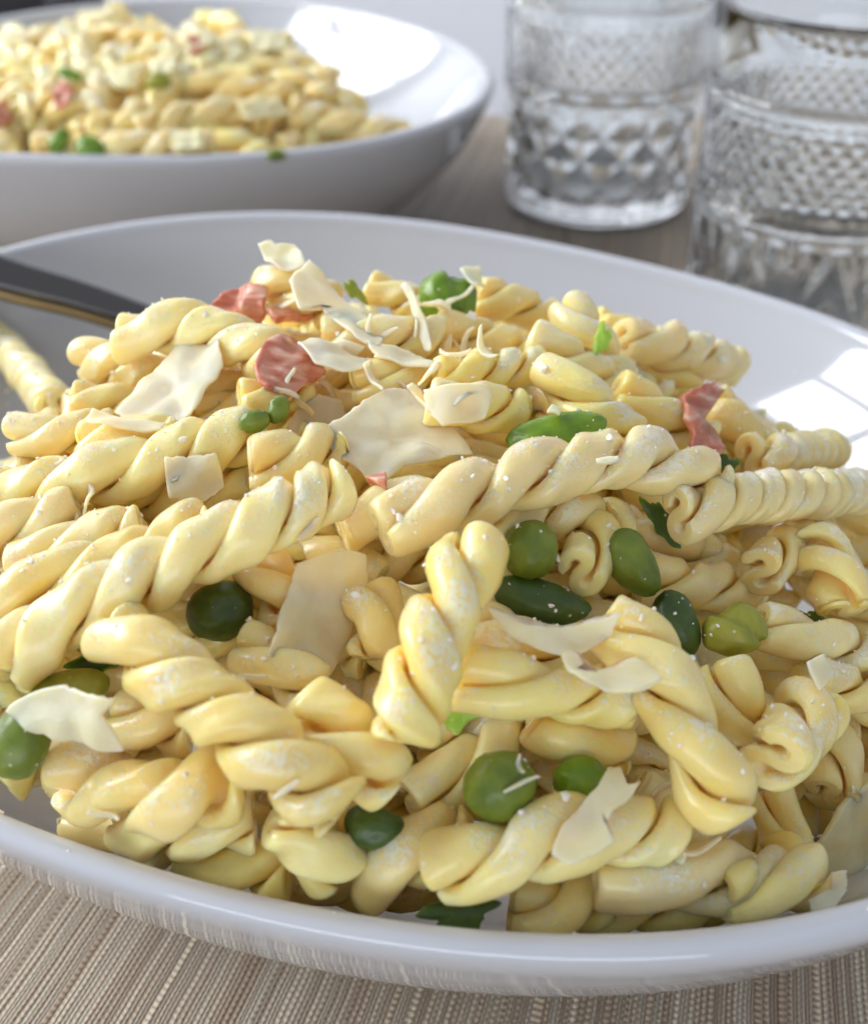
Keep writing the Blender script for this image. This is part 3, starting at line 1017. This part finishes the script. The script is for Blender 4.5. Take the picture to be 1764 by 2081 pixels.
# ------------------------------------------------------------------ peas and beans
def green_mesh(size, kind, seed):
    rr = np.random.default_rng(seed)
    bm = bmesh.new()
    bmesh.ops.create_icosphere(bm, subdivisions=4, radius=1.0)
    V = np.array([v.co[:] for v in bm.verts])
    F = [tuple(v.index for v in f.verts) for f in bm.faces]
    bm.free()
    L, W = size[0] / 2, size[1] / 2
    o = rr.uniform(0, 20, 3)
    nz = np.array([noise.noise(Vector(v * 1.6 + o)) for v in V])
    nf = np.array([noise.noise(Vector(v * 4.5 + o)) for v in V])
    if kind == 'pea':
        r = 1 + 0.07 * nz + 0.042 * nf
        dimple = -0.10 * np.exp(-((V - np.array([0.5, -0.3, 0.81])) ** 2).sum(1) / 0.12)
        P = V * (r + dimple)[:, None] * np.array([L, W, W])
    elif kind == 'bean':
        r = 1 + 0.07 * nz + 0.038 * nf
        P = V * r[:, None]
        P[:, 1] += 0.16 * (P[:, 0] ** 2 - 0.4)       # kidney bend
        P[:, 1] *= 1 - 0.13 * P[:, 0]
        P *= np.array([L, W, W * 0.85])
    elif kind == 'split':
        r = 1 + 0.10 * nz + 0.03 * nf
        P = V * r[:, None]
        crease = np.exp(-((P[:, 0] * 0.8 + P[:, 1] * 0.6 - 0.12) / 0.10) ** 2)
        P *= (1 - 0.20 * crease)[:, None]
        step = 1 / (1 + np.exp(-(P[:, 0] * 0.8 + P[:, 1] * 0.6 - 0.12) / 0.05))
        P[:, 2] *= 1 - 0.18 * step
        P[:, 1] += 0.14 * np.sin(P[:, 0] * 4) * step
        P *= np.array([L, W, W * 0.9])
    else:                                            # a torn scrap of skin: thin, cupped and ragged
        ang = np.arctan2(V[:, 1], V[:, 0])
        ph = rr.uniform(0, 6.28, 4)
        rag = 1 + 0.20 * np.sin(3 * ang + ph[0]) + 0.14 * np.sin(5 * ang + ph[1]) + 0.08 * np.sin(9 * ang + ph[2])
        P = V.copy()
        P[:, 0] *= rag; P[:, 1] *= rag
        P[:, 2] = P[:, 2] * 0.16 + 0.35 * (P[:, 0] ** 2 * 0.6 - P[:, 1] ** 2 * 0.4) + 0.1 * nz
        P *= np.array([L, W, W])
    return P, F


GREEN_NAMES = {'pea': 'pea', 'bean': 'green_bean', 'split': 'green_bean', 'scrap': 'green_scrap'}
GREEN_CATS = {'pea': 'pea', 'bean': 'bean', 'split': 'bean', 'scrap': 'vegetable scrap'}
RIGHT = np.array([1.0, 0, 0]); CUP = np.array([0, SP, CP]); CFW = np.array([0, CP, -SP])


def place_green(ctr, size, ang, mt, kind, label, seed, group, tilt=0.25):
    P, F = green_mesh(size, kind, seed)
    a = math.radians(ang)
    ex = RIGHT * math.cos(a) + CUP * math.sin(a)
    ez = -CFW + np.array([0, 0, 0.5]); ez = ez - ex * (ez @ ex); ez /= np.linalg.norm(ez)
    ey = np.cross(ez, ex)
    Wd = P @ np.stack([ex, ey, ez]) + ctr
    o = make_obj(GREEN_NAMES[kind], Wd, F, mt)
    tag(o, label, GREEN_CATS[kind], group)
    return o


for k, (p, g) in enumerate(zip(green_pos, GREENS)):
    c, lift, lp, wp, ang, mt, kind, label = g
    place_green(p.pts[0], p.size, ang, mt, kind, label, 900 + k, "green vegetables in the front bowl")


# ------------------------------------------------------------------ rear bowl filling
rear = []
tries = 0
while len(rear) < 145 and tries < 12000:
    tries += 1
    top = len(rear) < 85
    a = rng.uniform(0, 2 * math.pi)
    r = 0.100 * math.sqrt(rng.uniform(0, 1))
    x, y = REAR_C[0] + r * math.cos(a), REAR_C[1] + r * math.sin(a)
    zt = rear_mound(x, y); zb = bowl_floor(x, y, REAR_C, REAR_O) + 0.005
    if zt < zb: continue
    z = zt + rng.uniform(-0.004, 0.003) if top else zt - rng.uniform(0.008, 0.016)
    h = rng.uniform(0, 2 * math.pi); el = rng.uniform(-0.16, 0.16)
    ln = rng.uniform(0.034, 0.050)
    d = np.array([math.cos(h) * math.cos(el), math.sin(h) * math.cos(el), math.sin(el)])
    c = np.array([x, y, z])
    bend = np.array([-d[1], d[0], rng.uniform(-.3, 1)]) * rng.uniform(-0.004, 0.004)
    pts = np.array([c - d * ln / 2, c + bend, c + d * ln / 2])
    ok = True
    for q in pts:
        dx, dy = q[0] - REAR_C[0], q[1] - REAR_C[1]
        if np.hypot(dx, dy) / oval(np.arctan2(dy, dx), REAR_O) > 0.106: ok = False
        q[2] = max(q[2], bowl_floor(q[0], q[1], REAR_C, REAR_O) + 0.0045)
    if not ok or not below(pts, SKY_REAR): continue
    p = Piece(); p.pts = pts; p.diam = rng.uniform(0.0108, 0.0122); p.pitch = rng.uniform(0.022, 0.029); p.phase = rng.uniform(0, 6.28)
    p.wrap = rng.choice([262, 285]); p.dusty = 1; p.hero = False; p.dir = np.array([0, 0, -1.0]); p.top = top
    rear.append(p)
relax(rear, 25, (REAR_C, REAR_O, rear_mound, -0.003))
settle(rear, REAR_C, REAR_O)
for k, p in enumerate(rear):
    V, Fc, flat = pasta_mesh(p.pts, p.diam, p.pitch, p.phase, p.wrap, 2000 + k, hi=False)
    o = make_obj("pasta_twist", V, Fc, M_PASTA_DUSTY if k % 2 else M_PASTA, flat_faces=flat)
    tag(o, "blurred pasta twist heaped in the rear bowl", "pasta")
    o['zone'] = 'rear'
    pasta_objs.append(o); rear_objs.append(o)

bpy.context.view_layer.update()
DG = bpy.context.evaluated_depsgraph_get()


def seen_from(eye, step):
    seen = set()
    for px in np.arange(-60, 1830, step):
        for py in np.arange(-20, 2090, step):
            ok, loc, nrm, idx, ob, mw = scene.ray_cast(DG, Vector(eye), Vector(ray(px, py)))
            if ok: seen.add(ob.name)
    return seen


visible = seen_from(CAM, 15) | seen_from(CAM + np.array([-0.06, 0.01, 0.03]), 27) | seen_from(CAM + np.array([0.06, 0.01, 0.03]), 27)
for o in list(pasta_objs):
    if o.name not in visible and (o in filler_objs or o in rear_objs):
        pasta_objs.remove(o)
        me_ = o.data
        bpy.data.objects.remove(o); bpy.data.meshes.remove(me_)
filler_objs = [o for o in pasta_objs if o.get('zone') == 'front']
rear_objs = [o for o in pasta_objs if o.get('zone') == 'rear']


for o in filler_objs + rear_objs:
    vs_ = np.array([v.co[:] for v in o.data.vertices])
    px, py = project(vs_.mean(0))
    if o['zone'] == 'front':
        if py > 1700: w = "half hidden behind the near rim of the front bowl"
        elif px < 420 and py > 1150: w = "in the gaps around the green beans at the front bowl's lit edge"
        elif px > 1330 and py > 1000: w = "in the gaps around the wrinkled pea of the front bowl"
        elif py > 1250: w = "in the dark gaps between the big front twists"
        elif py > 950: w = "in the gaps under the long twist across the front heap"
        elif px > 1150: w = "among the far twists next to the bright bowl wall"
        else: w = "under the crest of the front heap among cheese and ham"
        g = "buried pasta twists, " + w
        o['label'] = "pasta twist buried " + w
    else:
        if py > 250: w = "along the near rim of the rear bowl"
        elif py < 95: w = "on the skyline of the rear heap"
        elif px > 620: w = "at the glossy white side of the rear bowl"
        elif px < 200: w = "beside the ham bits of the rear heap"
        elif px < 420: w = "around the cheese chunk and olive pea in the rear heap"
        else: w = "in the middle slope of the rear heap"
        g = "rear pasta twists, " + w
        o['label'] = "blurred pasta twist " + w
    o['group'] = g
    del o['zone']


def cast(px, py):
    d = ray(px, py)
    ok, loc, nrm, idx, ob, mw = scene.ray_cast(DG, Vector(CAM), Vector(d))
    return (np.array(loc), ob) if ok else (None, None)


# ------------------------------------------------------------------ thin slices: cheese shavings and ham
def inside(pt, poly):
    x, y = pt; c = False; n = len(poly)
    for i in range(n):
        x0, y0 = poly[i]; x1, y1 = poly[(i + 1) % n]
        if (y0 > y) != (y1 > y) and x < (x1 - x0) * (y - y0) / (y1 - y0) + x0: c = not c
    return c


def slice_on(name, poly, mt, label, cat, group, thick=0.0006, jag=0.06, wave=0.0006, curl=0.0, lift=0.0005, seed=0, keep=0.93):
    rr = np.random.default_rng(seed)
    poly = np.array(poly, float)
    xs, ys = poly[:, 0], poly[:, 1]
    hits = []
    for _ in range(140):
        q = (rr.uniform(xs.min(), xs.max()), rr.uniform(ys.min(), ys.max()))
        if inside(q, poly):
            p, ob = cast(*q)
            if p is not None and not ob.name.startswith(('pasta_bowl', 'tablecloth', 'wall')): hits.append(p)
        if len(hits) > 40: break
    for dy in range(0, 160, 8):
        if len(hits) >= 3: break
        p, ob = cast(poly[:, 0].mean(), poly[:, 1].max() + dy)
        if p is not None and ob.name.startswith('pasta_twist'): hits = [p + np.array([dx, dy_, 0.003]) * 1 for dx, dy_ in ((0, 0), (0.002, 0), (0, 0.002))]
    if len(hits) < 3:
        c0 = poly.mean(0); p, ob = cast(*c0); hits = [p + np.array([dx, dy, 0]) * 0.002 for dx, dy in ((0, 0), (1, 0), (0, 1))]
    H = np.array(hits)
    dep = (H - CAM) @ CFW
    med = np.median(dep)
    H = H[np.abs(dep - med) < 0.012]
    c = H.mean(0)
    # plane through the hits, its normal kept between 'facing the camera' and 'lying flat'
    u, s_, vt = np.linalg.svd(H - c)
    n = vt[2] if vt[2] @ CFW < 0 else -vt[2]
    pref = -CFW * 0.55 + np.array([0, 0, 0.8]); pref /= np.linalg.norm(pref)
    n = n * 0.6 + pref * 0.7; n /= np.linalg.norm(n)
    if n @ -CFW < 0.45:
        n = n + -CFW * 0.6; n /= np.linalg.norm(n)
    dd = np.sort((H - c) @ n)
    c = c + n * (dd[int(len(dd) * keep)] + lift)
    B = []
    for q in poly:
        d = ray(*q)
        B.append(CAM + d * (((c - CAM) @ n) / (d @ n)))
    B = np.array(B)
    # resample the outline with ragged edges
    loop = []
    m = len(B)
    per = np.sum(np.linalg.norm(np.roll(B, -1, 0) - B, axis=1))
    cen = B.mean(0)
    for i in range(m):
        a, b_ = B[i], B[(i + 1) % m]
        e = np.linalg.norm(b_ - a)
        k = max(2, int(64 * e / per))
        smooth_edge = rr.uniform() < 0.3
        for j in range(k):
            t = j / k
            p = a + (b_ - a) * t
            if j and not smooth_edge:
                p = p + (cen - p) * rr.uniform(-jag, jag * 1.6) * (0.5 + 0.5 * math.sin(j * 2.1))
            elif j:
                p = p - (cen - p) * 0.05 * math.sin(math.pi * t)
            loop.append(p)
    loop = np.array(loop)
    nl = len(loop)
    ex = RIGHT - n * (RIGHT @ n); ex /= np.linalg.norm(ex); ey = np.cross(n, ex)
    cdir = rr.uniform(0, math.pi); off = rr.uniform(0, 10, 3)
    rad = max(1e-4, np.abs((loop - cen) @ ex).max())
    rings = [1.0, 0.965, 0.85, 0.65, 0.42, 0.2]
    top = []
    for r in rings:
        for p in loop:
            q = cen + (p - cen) * r
            lx, ly = (q - cen) @ ex, (q - cen) @ ey
            w = wave * noise.noise(Vector((lx, ly, 0)) * 260 + Vector(off)) * 2
            k = (lx * math.cos(cdir) + ly * math.sin(cdir))
            top.append(q + n * (w + curl * k * k / rad))
    top.append(cen + n * wave * noise.noise(Vector(off)) * 2)
    nr = len(rings)
    T_ = np.array(top); Bm = T_.copy()
    tk = np.ones(len(T_)) * thick; tk[:nl] *= 0.55
    V = np.vstack([T_ + n * (tk / 2)[:, None], Bm - n * (tk / 2)[:, None]])
    ofs = len(T_); F = []
    for i in range(nr - 1):
        for j in range(nl):
            k = (j + 1) % nl
            F.append((i * nl + j, i * nl + k, (i + 1) * nl + k, (i + 1) * nl + j))
            F.append((ofs + i * nl + j, ofs + (i + 1) * nl + j, ofs + (i + 1) * nl + k, ofs + i * nl + k))
    for j in range(nl):
        k = (j + 1) % nl
        F.append(((nr - 1) * nl + j, (nr - 1) * nl + k, nr * nl))
        F.append((ofs + (nr - 1) * nl + k, ofs + (nr - 1) * nl + j, ofs + nr * nl))
        F.append((j, ofs + j, ofs + k, k))
    o = make_obj(name, V, F, mt)
    tag(o, label, cat, group)
    return o


HAM = [
 ([(430, 625), (455, 590), (490, 575), (540, 580), (545, 640), (520, 665), (480, 660), (445, 640)], "crumpled red ham piece behind the crest, streaked with white fat", 0.0018),
 ([(540, 640), (600, 625), (640, 640), (560, 655)], "orange edge of ham under the topmost twist", 0.0006),
 ([(515, 745), (545, 690), (600, 680), (640, 700), (660, 760), (600, 790), (545, 785)], "smooth pink ham slice below the crest beside the cheese chips", 0.0010),
 ([(1390, 800), (1450, 775), (1475, 790), (1425, 812), (1412, 850), (1425, 880), (1475, 910), (1445, 950), (1405, 915), (1408, 885), (1388, 850)], "thin ham ribbon curling around an olive-shaded twist", 0.0006),
 ([(745, 975), (785, 962), (785, 990)], "tiny red ham chip under the broad cheese flake", 0.0003),
]
for k, (poly, label, wv) in enumerate(HAM):
    slice_on("ham_piece", poly, M_HAM, label, "ham", "ham pieces in the front bowl", thick=0.0012, jag=0.05, wave=wv, seed=300 + k)
CHEESE = [
 ([(640, 890), (700, 850), (755, 800), (830, 795), (880, 830), (960, 930), (900, 935), (820, 950), (765, 985), (690, 925)], "broad translucent cheese flake in the middle below the crest", {'lift': 0.002, 'keep': 0.98}),
 ([(580, 870), (605, 825), (650, 800), (695, 815), (705, 850), (660, 880), (610, 890)], "bright rounded cheese chip beside the small green beads", {}),
 ([(242, 850), (300, 765), (365, 695), (450, 700), (455, 745), (420, 800), (375, 855), (300, 865)], "long cheese shaving leaning below the fat crest twist", {'jag': 0.03}),
 ([(605, 1145), (660, 1125), (735, 1130), (750, 1200), (720, 1270), (665, 1375), (590, 1360), (535, 1335)], "large rectangular cheese shaving propped beside the upright twist", {'jag': 0.03, 'lift': 0.0012}),
 ([(335, 930), (440, 920), (455, 990), (400, 1030), (345, 1010)], "square cheese flake lying on the long twist near the edge", {}),
 ([(15, 1445), (60, 1410), (125, 1395), (235, 1418), (215, 1450), (245, 1530), (180, 1520), (80, 1490)], "translucent cheese shaving draped over green beans at the edge", {'lift': 0.001}),
 ([(1238, 1562), (1262, 1560), (1275, 1595), (1302, 1592), (1270, 1630), (1245, 1650), (1232, 1680), (1250, 1705), (1205, 1735), (1160, 1755), (1120, 1735), (1150, 1680), (1185, 1640), (1215, 1610)], "jagged white cheese shaving on the thick front twist", {'jag': 0.03, 'lift': 0.001}),
 ([(990, 1228), (1060, 1262), (1140, 1275), (1215, 1258), (1262, 1240), (1240, 1290), (1165, 1330), (1090, 1318), (1030, 1285)], "boat-shaped cheese shaving below the dark bean", {'jag': 0.02}),
 ([(1140, 1335), (1160, 1320), (1185, 1350), (1170, 1365), (1250, 1360), (1290, 1345), (1345, 1385), (1280, 1410), (1190, 1395), (1155, 1375)], "spiked cheese sliver on the nearly level twist", {'jag': 0.04}),
 ([(525, 500), (550, 488), (560, 500), (600, 498), (622, 540), (570, 548), (540, 528)], "raised cheese chip at the very top of the heap", {'lift': 0.001}),
 ([(585, 585), (625, 540), (660, 560), (700, 610), (780, 680), (770, 715), (720, 690), (650, 620), (610, 630)], "long cheese sliver sliding down the crest", {'jag': 0.03}),
 ([(830, 590), (845, 585), (868, 660), (885, 715), (868, 715), (848, 660)], "narrow cheese strip leaning below the split bean", {'jag': 0.02}),
 ([(738, 740), (748, 735), (775, 790), (768, 806), (755, 775)], "upright cheese thread in the middle of the crest", {'jag': 0.02}),
 ([(605, 695), (625, 690), (680, 705), (760, 745), (700, 755), (640, 735)], "pinkish cheese sliver above the smooth ham slice", {}),
 ([(745, 705), (830, 715), (900, 735), (890, 755), (820, 740), (760, 725)], "ragged cheese sliver lying across the crest", {}),
 ([(172, 855), (190, 838), (250, 850), (340, 868), (330, 880), (240, 872), (185, 862)], "thin cheese sliver with a curled tip near the shaded wall", {'jag': 0.03}),
 ([(860, 790), (980, 780), (1000, 800), (985, 850), (900, 870), (865, 830)], "dull cheese flake behind the glossy green bean", {'jag': 0.03}),
 ([(1530, 832), (1556, 828), (1560, 835), (1553, 842), (1530, 840)], "tiny cheese stick poking out beyond the ham ribbon", {'jag': 0.02}),
 ([(1640, 1830), (1690, 1805), (1690, 1775), (1722, 1770), (1722, 1810), (1690, 1850), (1650, 1860)], "small cheese curl inside the near rim", {}),
 ([(1640, 1730), (1700, 1640), (1790, 1570), (1800, 1700), (1740, 1780), (1660, 1800)], "large dim cheese shaving at the picture's edge above the near rim", {'jag': 0.02, 'thick': 0.001}),
 ([(1640, 1345), (1668, 1330), (1690, 1370), (1660, 1405)], "small cheese wedge between twists at the picture's edge", {'jag': 0.02}),
 ([(935, 545), (975, 540), (985, 580), (960, 590)], "blurred cheese bit behind the split green bean", {}),
 ([(1110, 840), (1120, 825), (1140, 835), (1135, 850)], "white cheese crumb on the glossy green bean", {}),
 ([(655, 700), (690, 690), (745, 705), (720, 725), (680, 725)], "short cheese flake under the long sliver on the crest", {}),
]
for k, (poly, label, kw) in enumerate(CHEESE):
    slice_on("cheese_shaving", poly, M_CHEESE, label, "cheese", "cheese shavings in the front bowl", seed=400 + k, **{**dict(thick=0.0005, jag=0.075, wave=0.0006, curl=0.10), **kw})

for k in range(34):
    cx, cy = rng.uniform(540, 1000), rng.uniform(600, 880)
    if k > 22: cx, cy = rng.uniform(150, 1600), rng.uniform(900, 1750)
    a = rng.uniform(0, math.pi); ln = rng.uniform(18, 46); wd = rng.uniform(3.5, 6.5); bow = rng.uniform(-0.35, 0.35)
    ca, sa = math.cos(a), math.sin(a)
    ring = [(-1, -0.6), (-0.4, -1), (0.4, -1), (1, -0.5), (1, 0.6), (0.4, 1), (-0.4, 1), (-1, 0.5)]
    poly = []
    for u, v in ring:
        x, y = u * ln, v * wd + bow * ln * (1 - u * u)
        poly.append((cx + x * ca - y * sa, cy + (x * sa + y * ca) * 0.8))
    w = "on the crest of the front heap" if k <= 22 else "strewn over the lower front heap"
    slice_on("cheese_shred", poly, M_CHEESE, "fine cheese shred " + w, "cheese", "fine cheese shreds " + w, thick=0.0005, jag=0.02, wave=0.0008, curl=0.25, seed=4400 + k, keep=0.9)

# rear bowl toppings
REAR_TOP = [
 ('c', [(210, 150), (235, 128), (285, 138), (280, 175), (235, 180)], "white cheese chunk glaring in the rear heap"),
 ('c', [(365, 60), (420, 55), (440, 90), (380, 100)], "cheese flake on the rear heap's skyline"),
 ('c', [(500, 70), (560, 65), (590, 95), (520, 105)], "cheese flake near the rear skyline's end"),
 ('c', [(480, 210), (560, 195), (590, 230), (500, 240)], "cheese flake in the middle of the rear heap"),
 ('c', [(300, 120), (350, 110), (365, 140), (310, 150)], "cheese flake between green bits in the rear heap"),
 ('c', [(345, 270), (410, 262), (415, 300), (350, 305)], "cheese flake near the rear bowl's near rim"),
 ('h', [(105, 185), (125, 165), (150, 180), (135, 215), (112, 215)], "pink ham bit in the rear heap beside the cheese chunk"),
 ('h', [(-20, 215), (15, 205), (25, 240), (-10, 260)], "red ham bit in the rear heap at the picture's edge"),
 ('h', [(375, 85), (400, 75), (415, 100), (390, 108)], "small ham bit on the rear heap's skyline"),
]
for k, (kd, poly, label) in enumerate(REAR_TOP):
    if kd == 'c':
        slice_on("cheese_shaving", poly, M_CHEESE, label, "cheese", "cheese shavings in the rear bowl", thick=0.0012, seed=600 + k)
    else:
        slice_on("ham_piece", poly, M_HAM, label, "ham", "ham pieces in the rear bowl", thick=0.0014, wave=0.001, seed=600 + k)
for k, (c, lp, wp, ang, mt, kind, label) in enumerate([
    ((142, 150), 50, 24, -20, M_BEAN, 'bean', "green bean in the rear heap above the pink ham bit"),
    ((185, 298), 60, 46, -15, M_BEAN, 'bean', "dark green bean at the rear bowl's near rim"),
    ((120, 285), 55, 34, 60, M_BEAN, 'bean', "green bean leaning at the rear bowl's near rim"),
    ((322, 165), 52, 36, 10, M_OLIVE, 'pea', "olive pea in the middle of the rear heap"),
    ((560, 314), 40, 24, 0, M_PEA, 'pea', "small pea peeping over the rear bowl's near rim")]):
    p, ob = cast(*c)
    dist = (p - CAM) @ CFW
    size = (lp * dist / F_PX, wp * dist / F_PX)
    place_green(p - ray(*c) * size[1] * 0.3, size, ang, mt, kind, label, 980 + k, "green vegetables in the rear bowl")

# ------------------------------------------------------------------ grated cheese crumbs over the front heap
bpy.context.view_layer.update()
DG = bpy.context.evaluated_depsgraph_get()
ico = bmesh.new(); bmesh.ops.create_icosphere(ico, subdivisions=1, radius=1.0)
IV = np.array([v.co[:] for v in ico.verts]); IF = [tuple(v.index for v in f.verts) for f in ico.faces]; ico.free()
CV, CF = [], []
clusters = rng.uniform(-0.11, 0.11, (130, 2)) + FRONT_C
for k in range(8500):
    if k % 3:
        q = clusters[rng.integers(len(clusters))] + rng.normal(0, 0.0028, 2)
    else:
        q = rng.uniform(-0.12, 0.12, 2) + FRONT_C
    ok, loc, nrm, idx, ob, mw = scene.ray_cast(DG, Vector((q[0], q[1], 0.14)), Vector((rng.normal(0, .25), rng.normal(0, .25) + 0.2, -1)).normalized())
    if not ok or nrm.z < 0.1: continue
    if ob.name.startswith("pasta_bowl"):
        if rng.uniform() > 0.10: continue
    elif not ob.name.startswith(("pasta_twist", "pea", "green_bean")): continue
    if ob.name.startswith(("pea", "green_bean")) and rng.uniform() < 0.5: continue
    r = min(0.0007, 0.00015 * math.exp(rng.normal(0, 0.55)))
    sc_ = np.array([rng.uniform(0.7, 1.6), rng.uniform(0.7, 1.4), rng.uniform(0.6, 1.1)]) * r
    rot = np.array(Matrix.Rotation(rng.uniform(0, 6.28), 3, Vector(rng.normal(0, 1, 3)).normalized()))
    base = len(CV)
    jit = 1 + rng.uniform(-0.5, 0.4, (len(IV), 1))
    CV.extend(((IV * jit * sc_) @ rot.T + np.array(loc) + np.array(nrm) * r * 0.3).tolist())
    CF.extend(tuple(base + i for i in f) for f in IF)
cr = make_obj("cheese_crumbs", CV, CF, M_CRUMB, smooth=False)
tag(cr, "white grated cheese dusted over the front bowl's pasta", "cheese", kind='stuff')


# ------------------------------------------------------------------ fork
def build_fork():
    a = on_plane(-230, 440, ZR + 0.012)
    b_ = on_plane(-30, 545, ZR + 0.0035)
    c = on_plane(170, 605, ZR - 0.004)
    d = on_plane(330, 660, ZR - 0.010)
    e = on_plane(480, 730, ZR - 0.016)
    root = bpy.data.objects.new("fork", None)
    COL.objects.link(root)
    tag(root, "dark steel cutlery handle resting on the bowl's rim behind the pasta", "cutlery")
    ax, ln = catmull([a, b_, c, d], 40)
    T = np.gradient(ax, axis=0); T /= np.linalg.norm(T, axis=1)[:, None]
    V, F = [], []
    ns = 20
    for i in range(len(ax)):
        u = i / (len(ax) - 1)
        side = np.cross(T[i], np.array([0.25, -0.55, 0.8])); side /= np.linalg.norm(side)
        up = np.cross(side, T[i])
        w = 0.0052 - 0.0022 * u; h = 0.0024
        for j in range(ns):
            t = 2 * math.pi * j / ns
            cx = math.copysign(abs(math.cos(t)) ** 0.45, math.cos(t)); sy = math.copysign(abs(math.sin(t)) ** 0.45, math.sin(t))
            V.append(ax[i] + side * w * cx + up * h * sy)
    n = len(ax)
    for i in range(n - 1):
        for j in range(ns):
            k = (j + 1) % ns
            F.append((i * ns + j, i * ns + k, (i + 1) * ns + k, (i + 1) * ns + j))
    F.append(tuple(range(ns))[::-1]); F.append(tuple((n - 1) * ns + j for j in range(ns)))
    make_obj("handle", V, F, M_STEEL, root)
    V2, F2 = [], []  # added strip, coloured like the handle's warm reflection in the glazed wall
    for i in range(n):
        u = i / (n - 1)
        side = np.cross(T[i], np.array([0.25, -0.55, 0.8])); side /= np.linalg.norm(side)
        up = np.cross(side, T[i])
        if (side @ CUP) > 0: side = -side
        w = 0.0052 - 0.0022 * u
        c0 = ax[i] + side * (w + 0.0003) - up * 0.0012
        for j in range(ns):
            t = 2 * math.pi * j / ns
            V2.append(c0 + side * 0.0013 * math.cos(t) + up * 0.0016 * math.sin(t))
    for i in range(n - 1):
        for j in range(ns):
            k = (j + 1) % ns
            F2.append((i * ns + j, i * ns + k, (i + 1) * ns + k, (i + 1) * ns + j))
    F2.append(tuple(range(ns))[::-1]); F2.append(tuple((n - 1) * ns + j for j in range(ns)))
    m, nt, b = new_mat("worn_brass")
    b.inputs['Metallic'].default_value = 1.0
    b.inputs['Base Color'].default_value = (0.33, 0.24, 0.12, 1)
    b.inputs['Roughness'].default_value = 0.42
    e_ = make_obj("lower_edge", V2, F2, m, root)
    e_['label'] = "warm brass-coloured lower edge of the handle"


build_fork()


# ------------------------------------------------------------------ pressed-glass tumblers
def build_glass(name, x, y, label, turn, fans):
    NT = 288
    Hh = 0.100
    r0, r1 = 0.0375, 0.0405
    zs = np.linspace(0.0, Hh, 170)
    th = np.arange(NT) * 2 * math.pi / NT
    rows = []

    def outer(z, t):
        u = z / Hh
        r = r0 + (r1 - r0) * u
        ang = t + turn
        arc = ang * r0
        if z < 0.0035: return r - 0.0035 + math.sqrt(max(0, 0.0035 ** 2 - (0.0035 - z) ** 2))
        if 0.0045 < z < 0.043:                       # big diamond cuts
            e = min(1, (z - 0.0045) / 0.002, (0.043 - z) / 0.002)
            if fans:
                k = 9
                s = (ang * k / (2 * math.pi)) % 1.0 - 0.5
                zz = (z - 0.010) / 0.030
                rad = math.hypot(s * 1.5, zz)
                sp = math.atan2(zz, s * 1.5 + 1e-9)
                f1 = 0.5 + 0.5 * math.cos(sp * 14)
                ring = 0.5 + 0.5 * math.cos(min(rad, 1.3) * 9)
                return r - e * 0.0018 * (0.65 * f1 + 0.5 * ring)
            nd = 14
            a1 = ang * nd / (2 * math.pi); b1 = (z - 0.0085) / 0.0172
            p = abs(((a1 + b1) % 1.0) - 0.5) * 2; q = abs(((a1 - b1) % 1.0) - 0.5) * 2
            return r - e * 0.0021 * max(p, q) ** 1.3
        if 0.045 < z < 0.0485: return r + 0.0009 * math.sin(math.pi * (z - 0.045) / 0.0035)
        if 0.051 < z < 0.074:                        # small diamond studs
            e = min(1, (z - 0.051) / 0.001, (0.074 - z) / 0.001)
            a1 = ang * 44 / (2 * math.pi); b1 = (z - 0.051) / 0.0058
            p = abs(((a1 + b1) % 1.0) - 0.5) * 2; q = abs(((a1 - b1) % 1.0) - 0.5) * 2
            return r - e * 0.0012 * max(p, q)
        if 0.076 < z < 0.080: return r + 0.0008 * math.sin(math.pi * (z - 0.076) / 0.004)
        return r

    V, F = [], []
    for z in zs:
        for t in th:
            r = outer(z, t)
            V.append((r * math.cos(t), r * math.sin(t), z))
    n = len(zs)
    inner = [(r1 - 0.0006, Hh + 0.0009), (r1 - 0.0018, Hh + 0.0006)]
    for z in np.linspace(Hh - 0.002, 0.014, 14):
        inner.append((r0 + (r1 - r0) * z / Hh - 0.0033, z))
    for a in np.linspace(0, math.pi / 2, 6)[1:]:
        inner.append((r0 - 0.0025 - 0.006 + 0.006 * math.cos(a), 0.014 - 0.006 * math.sin(a)))
    inner.append((0.012, 0.0078)); inner.append((0.004, 0.0078))
    for r, z in inner:
        for t in th: V.append((r * math.cos(t), r * math.sin(t), z))
    tot = n + len(inner)
    for i in range(tot - 1):
        for j in range(NT):
            k = (j + 1) % NT
            F.append((i * NT + j, i * NT + k, (i + 1) * NT + k, (i + 1) * NT + j))
    F.append(tuple((tot - 1) * NT + j for j in range(NT)))
    F.append(tuple(range(NT))[::-1])
    o = make_obj(name, V, F, M_GLASS)
    for p in o.data.polygons:
        if p.center.z < 0.0765 and math.hypot(p.center.x, p.center.y) > 0.034: p.use_smooth = False
    o.location = (x, y, 0.0004)
    tag(o, label, "glass", "pressed glass tumblers")
    return o


build_glass("drinking_glass", 0.0672, 0.467, "pressed glass tumbler cut with large diamonds, farther from the camera", 0.1, False)
build_glass("drinking_glass", 0.120, 0.345, "pressed glass tumbler with fan cuts, close behind the front bowl", 0.3, True)
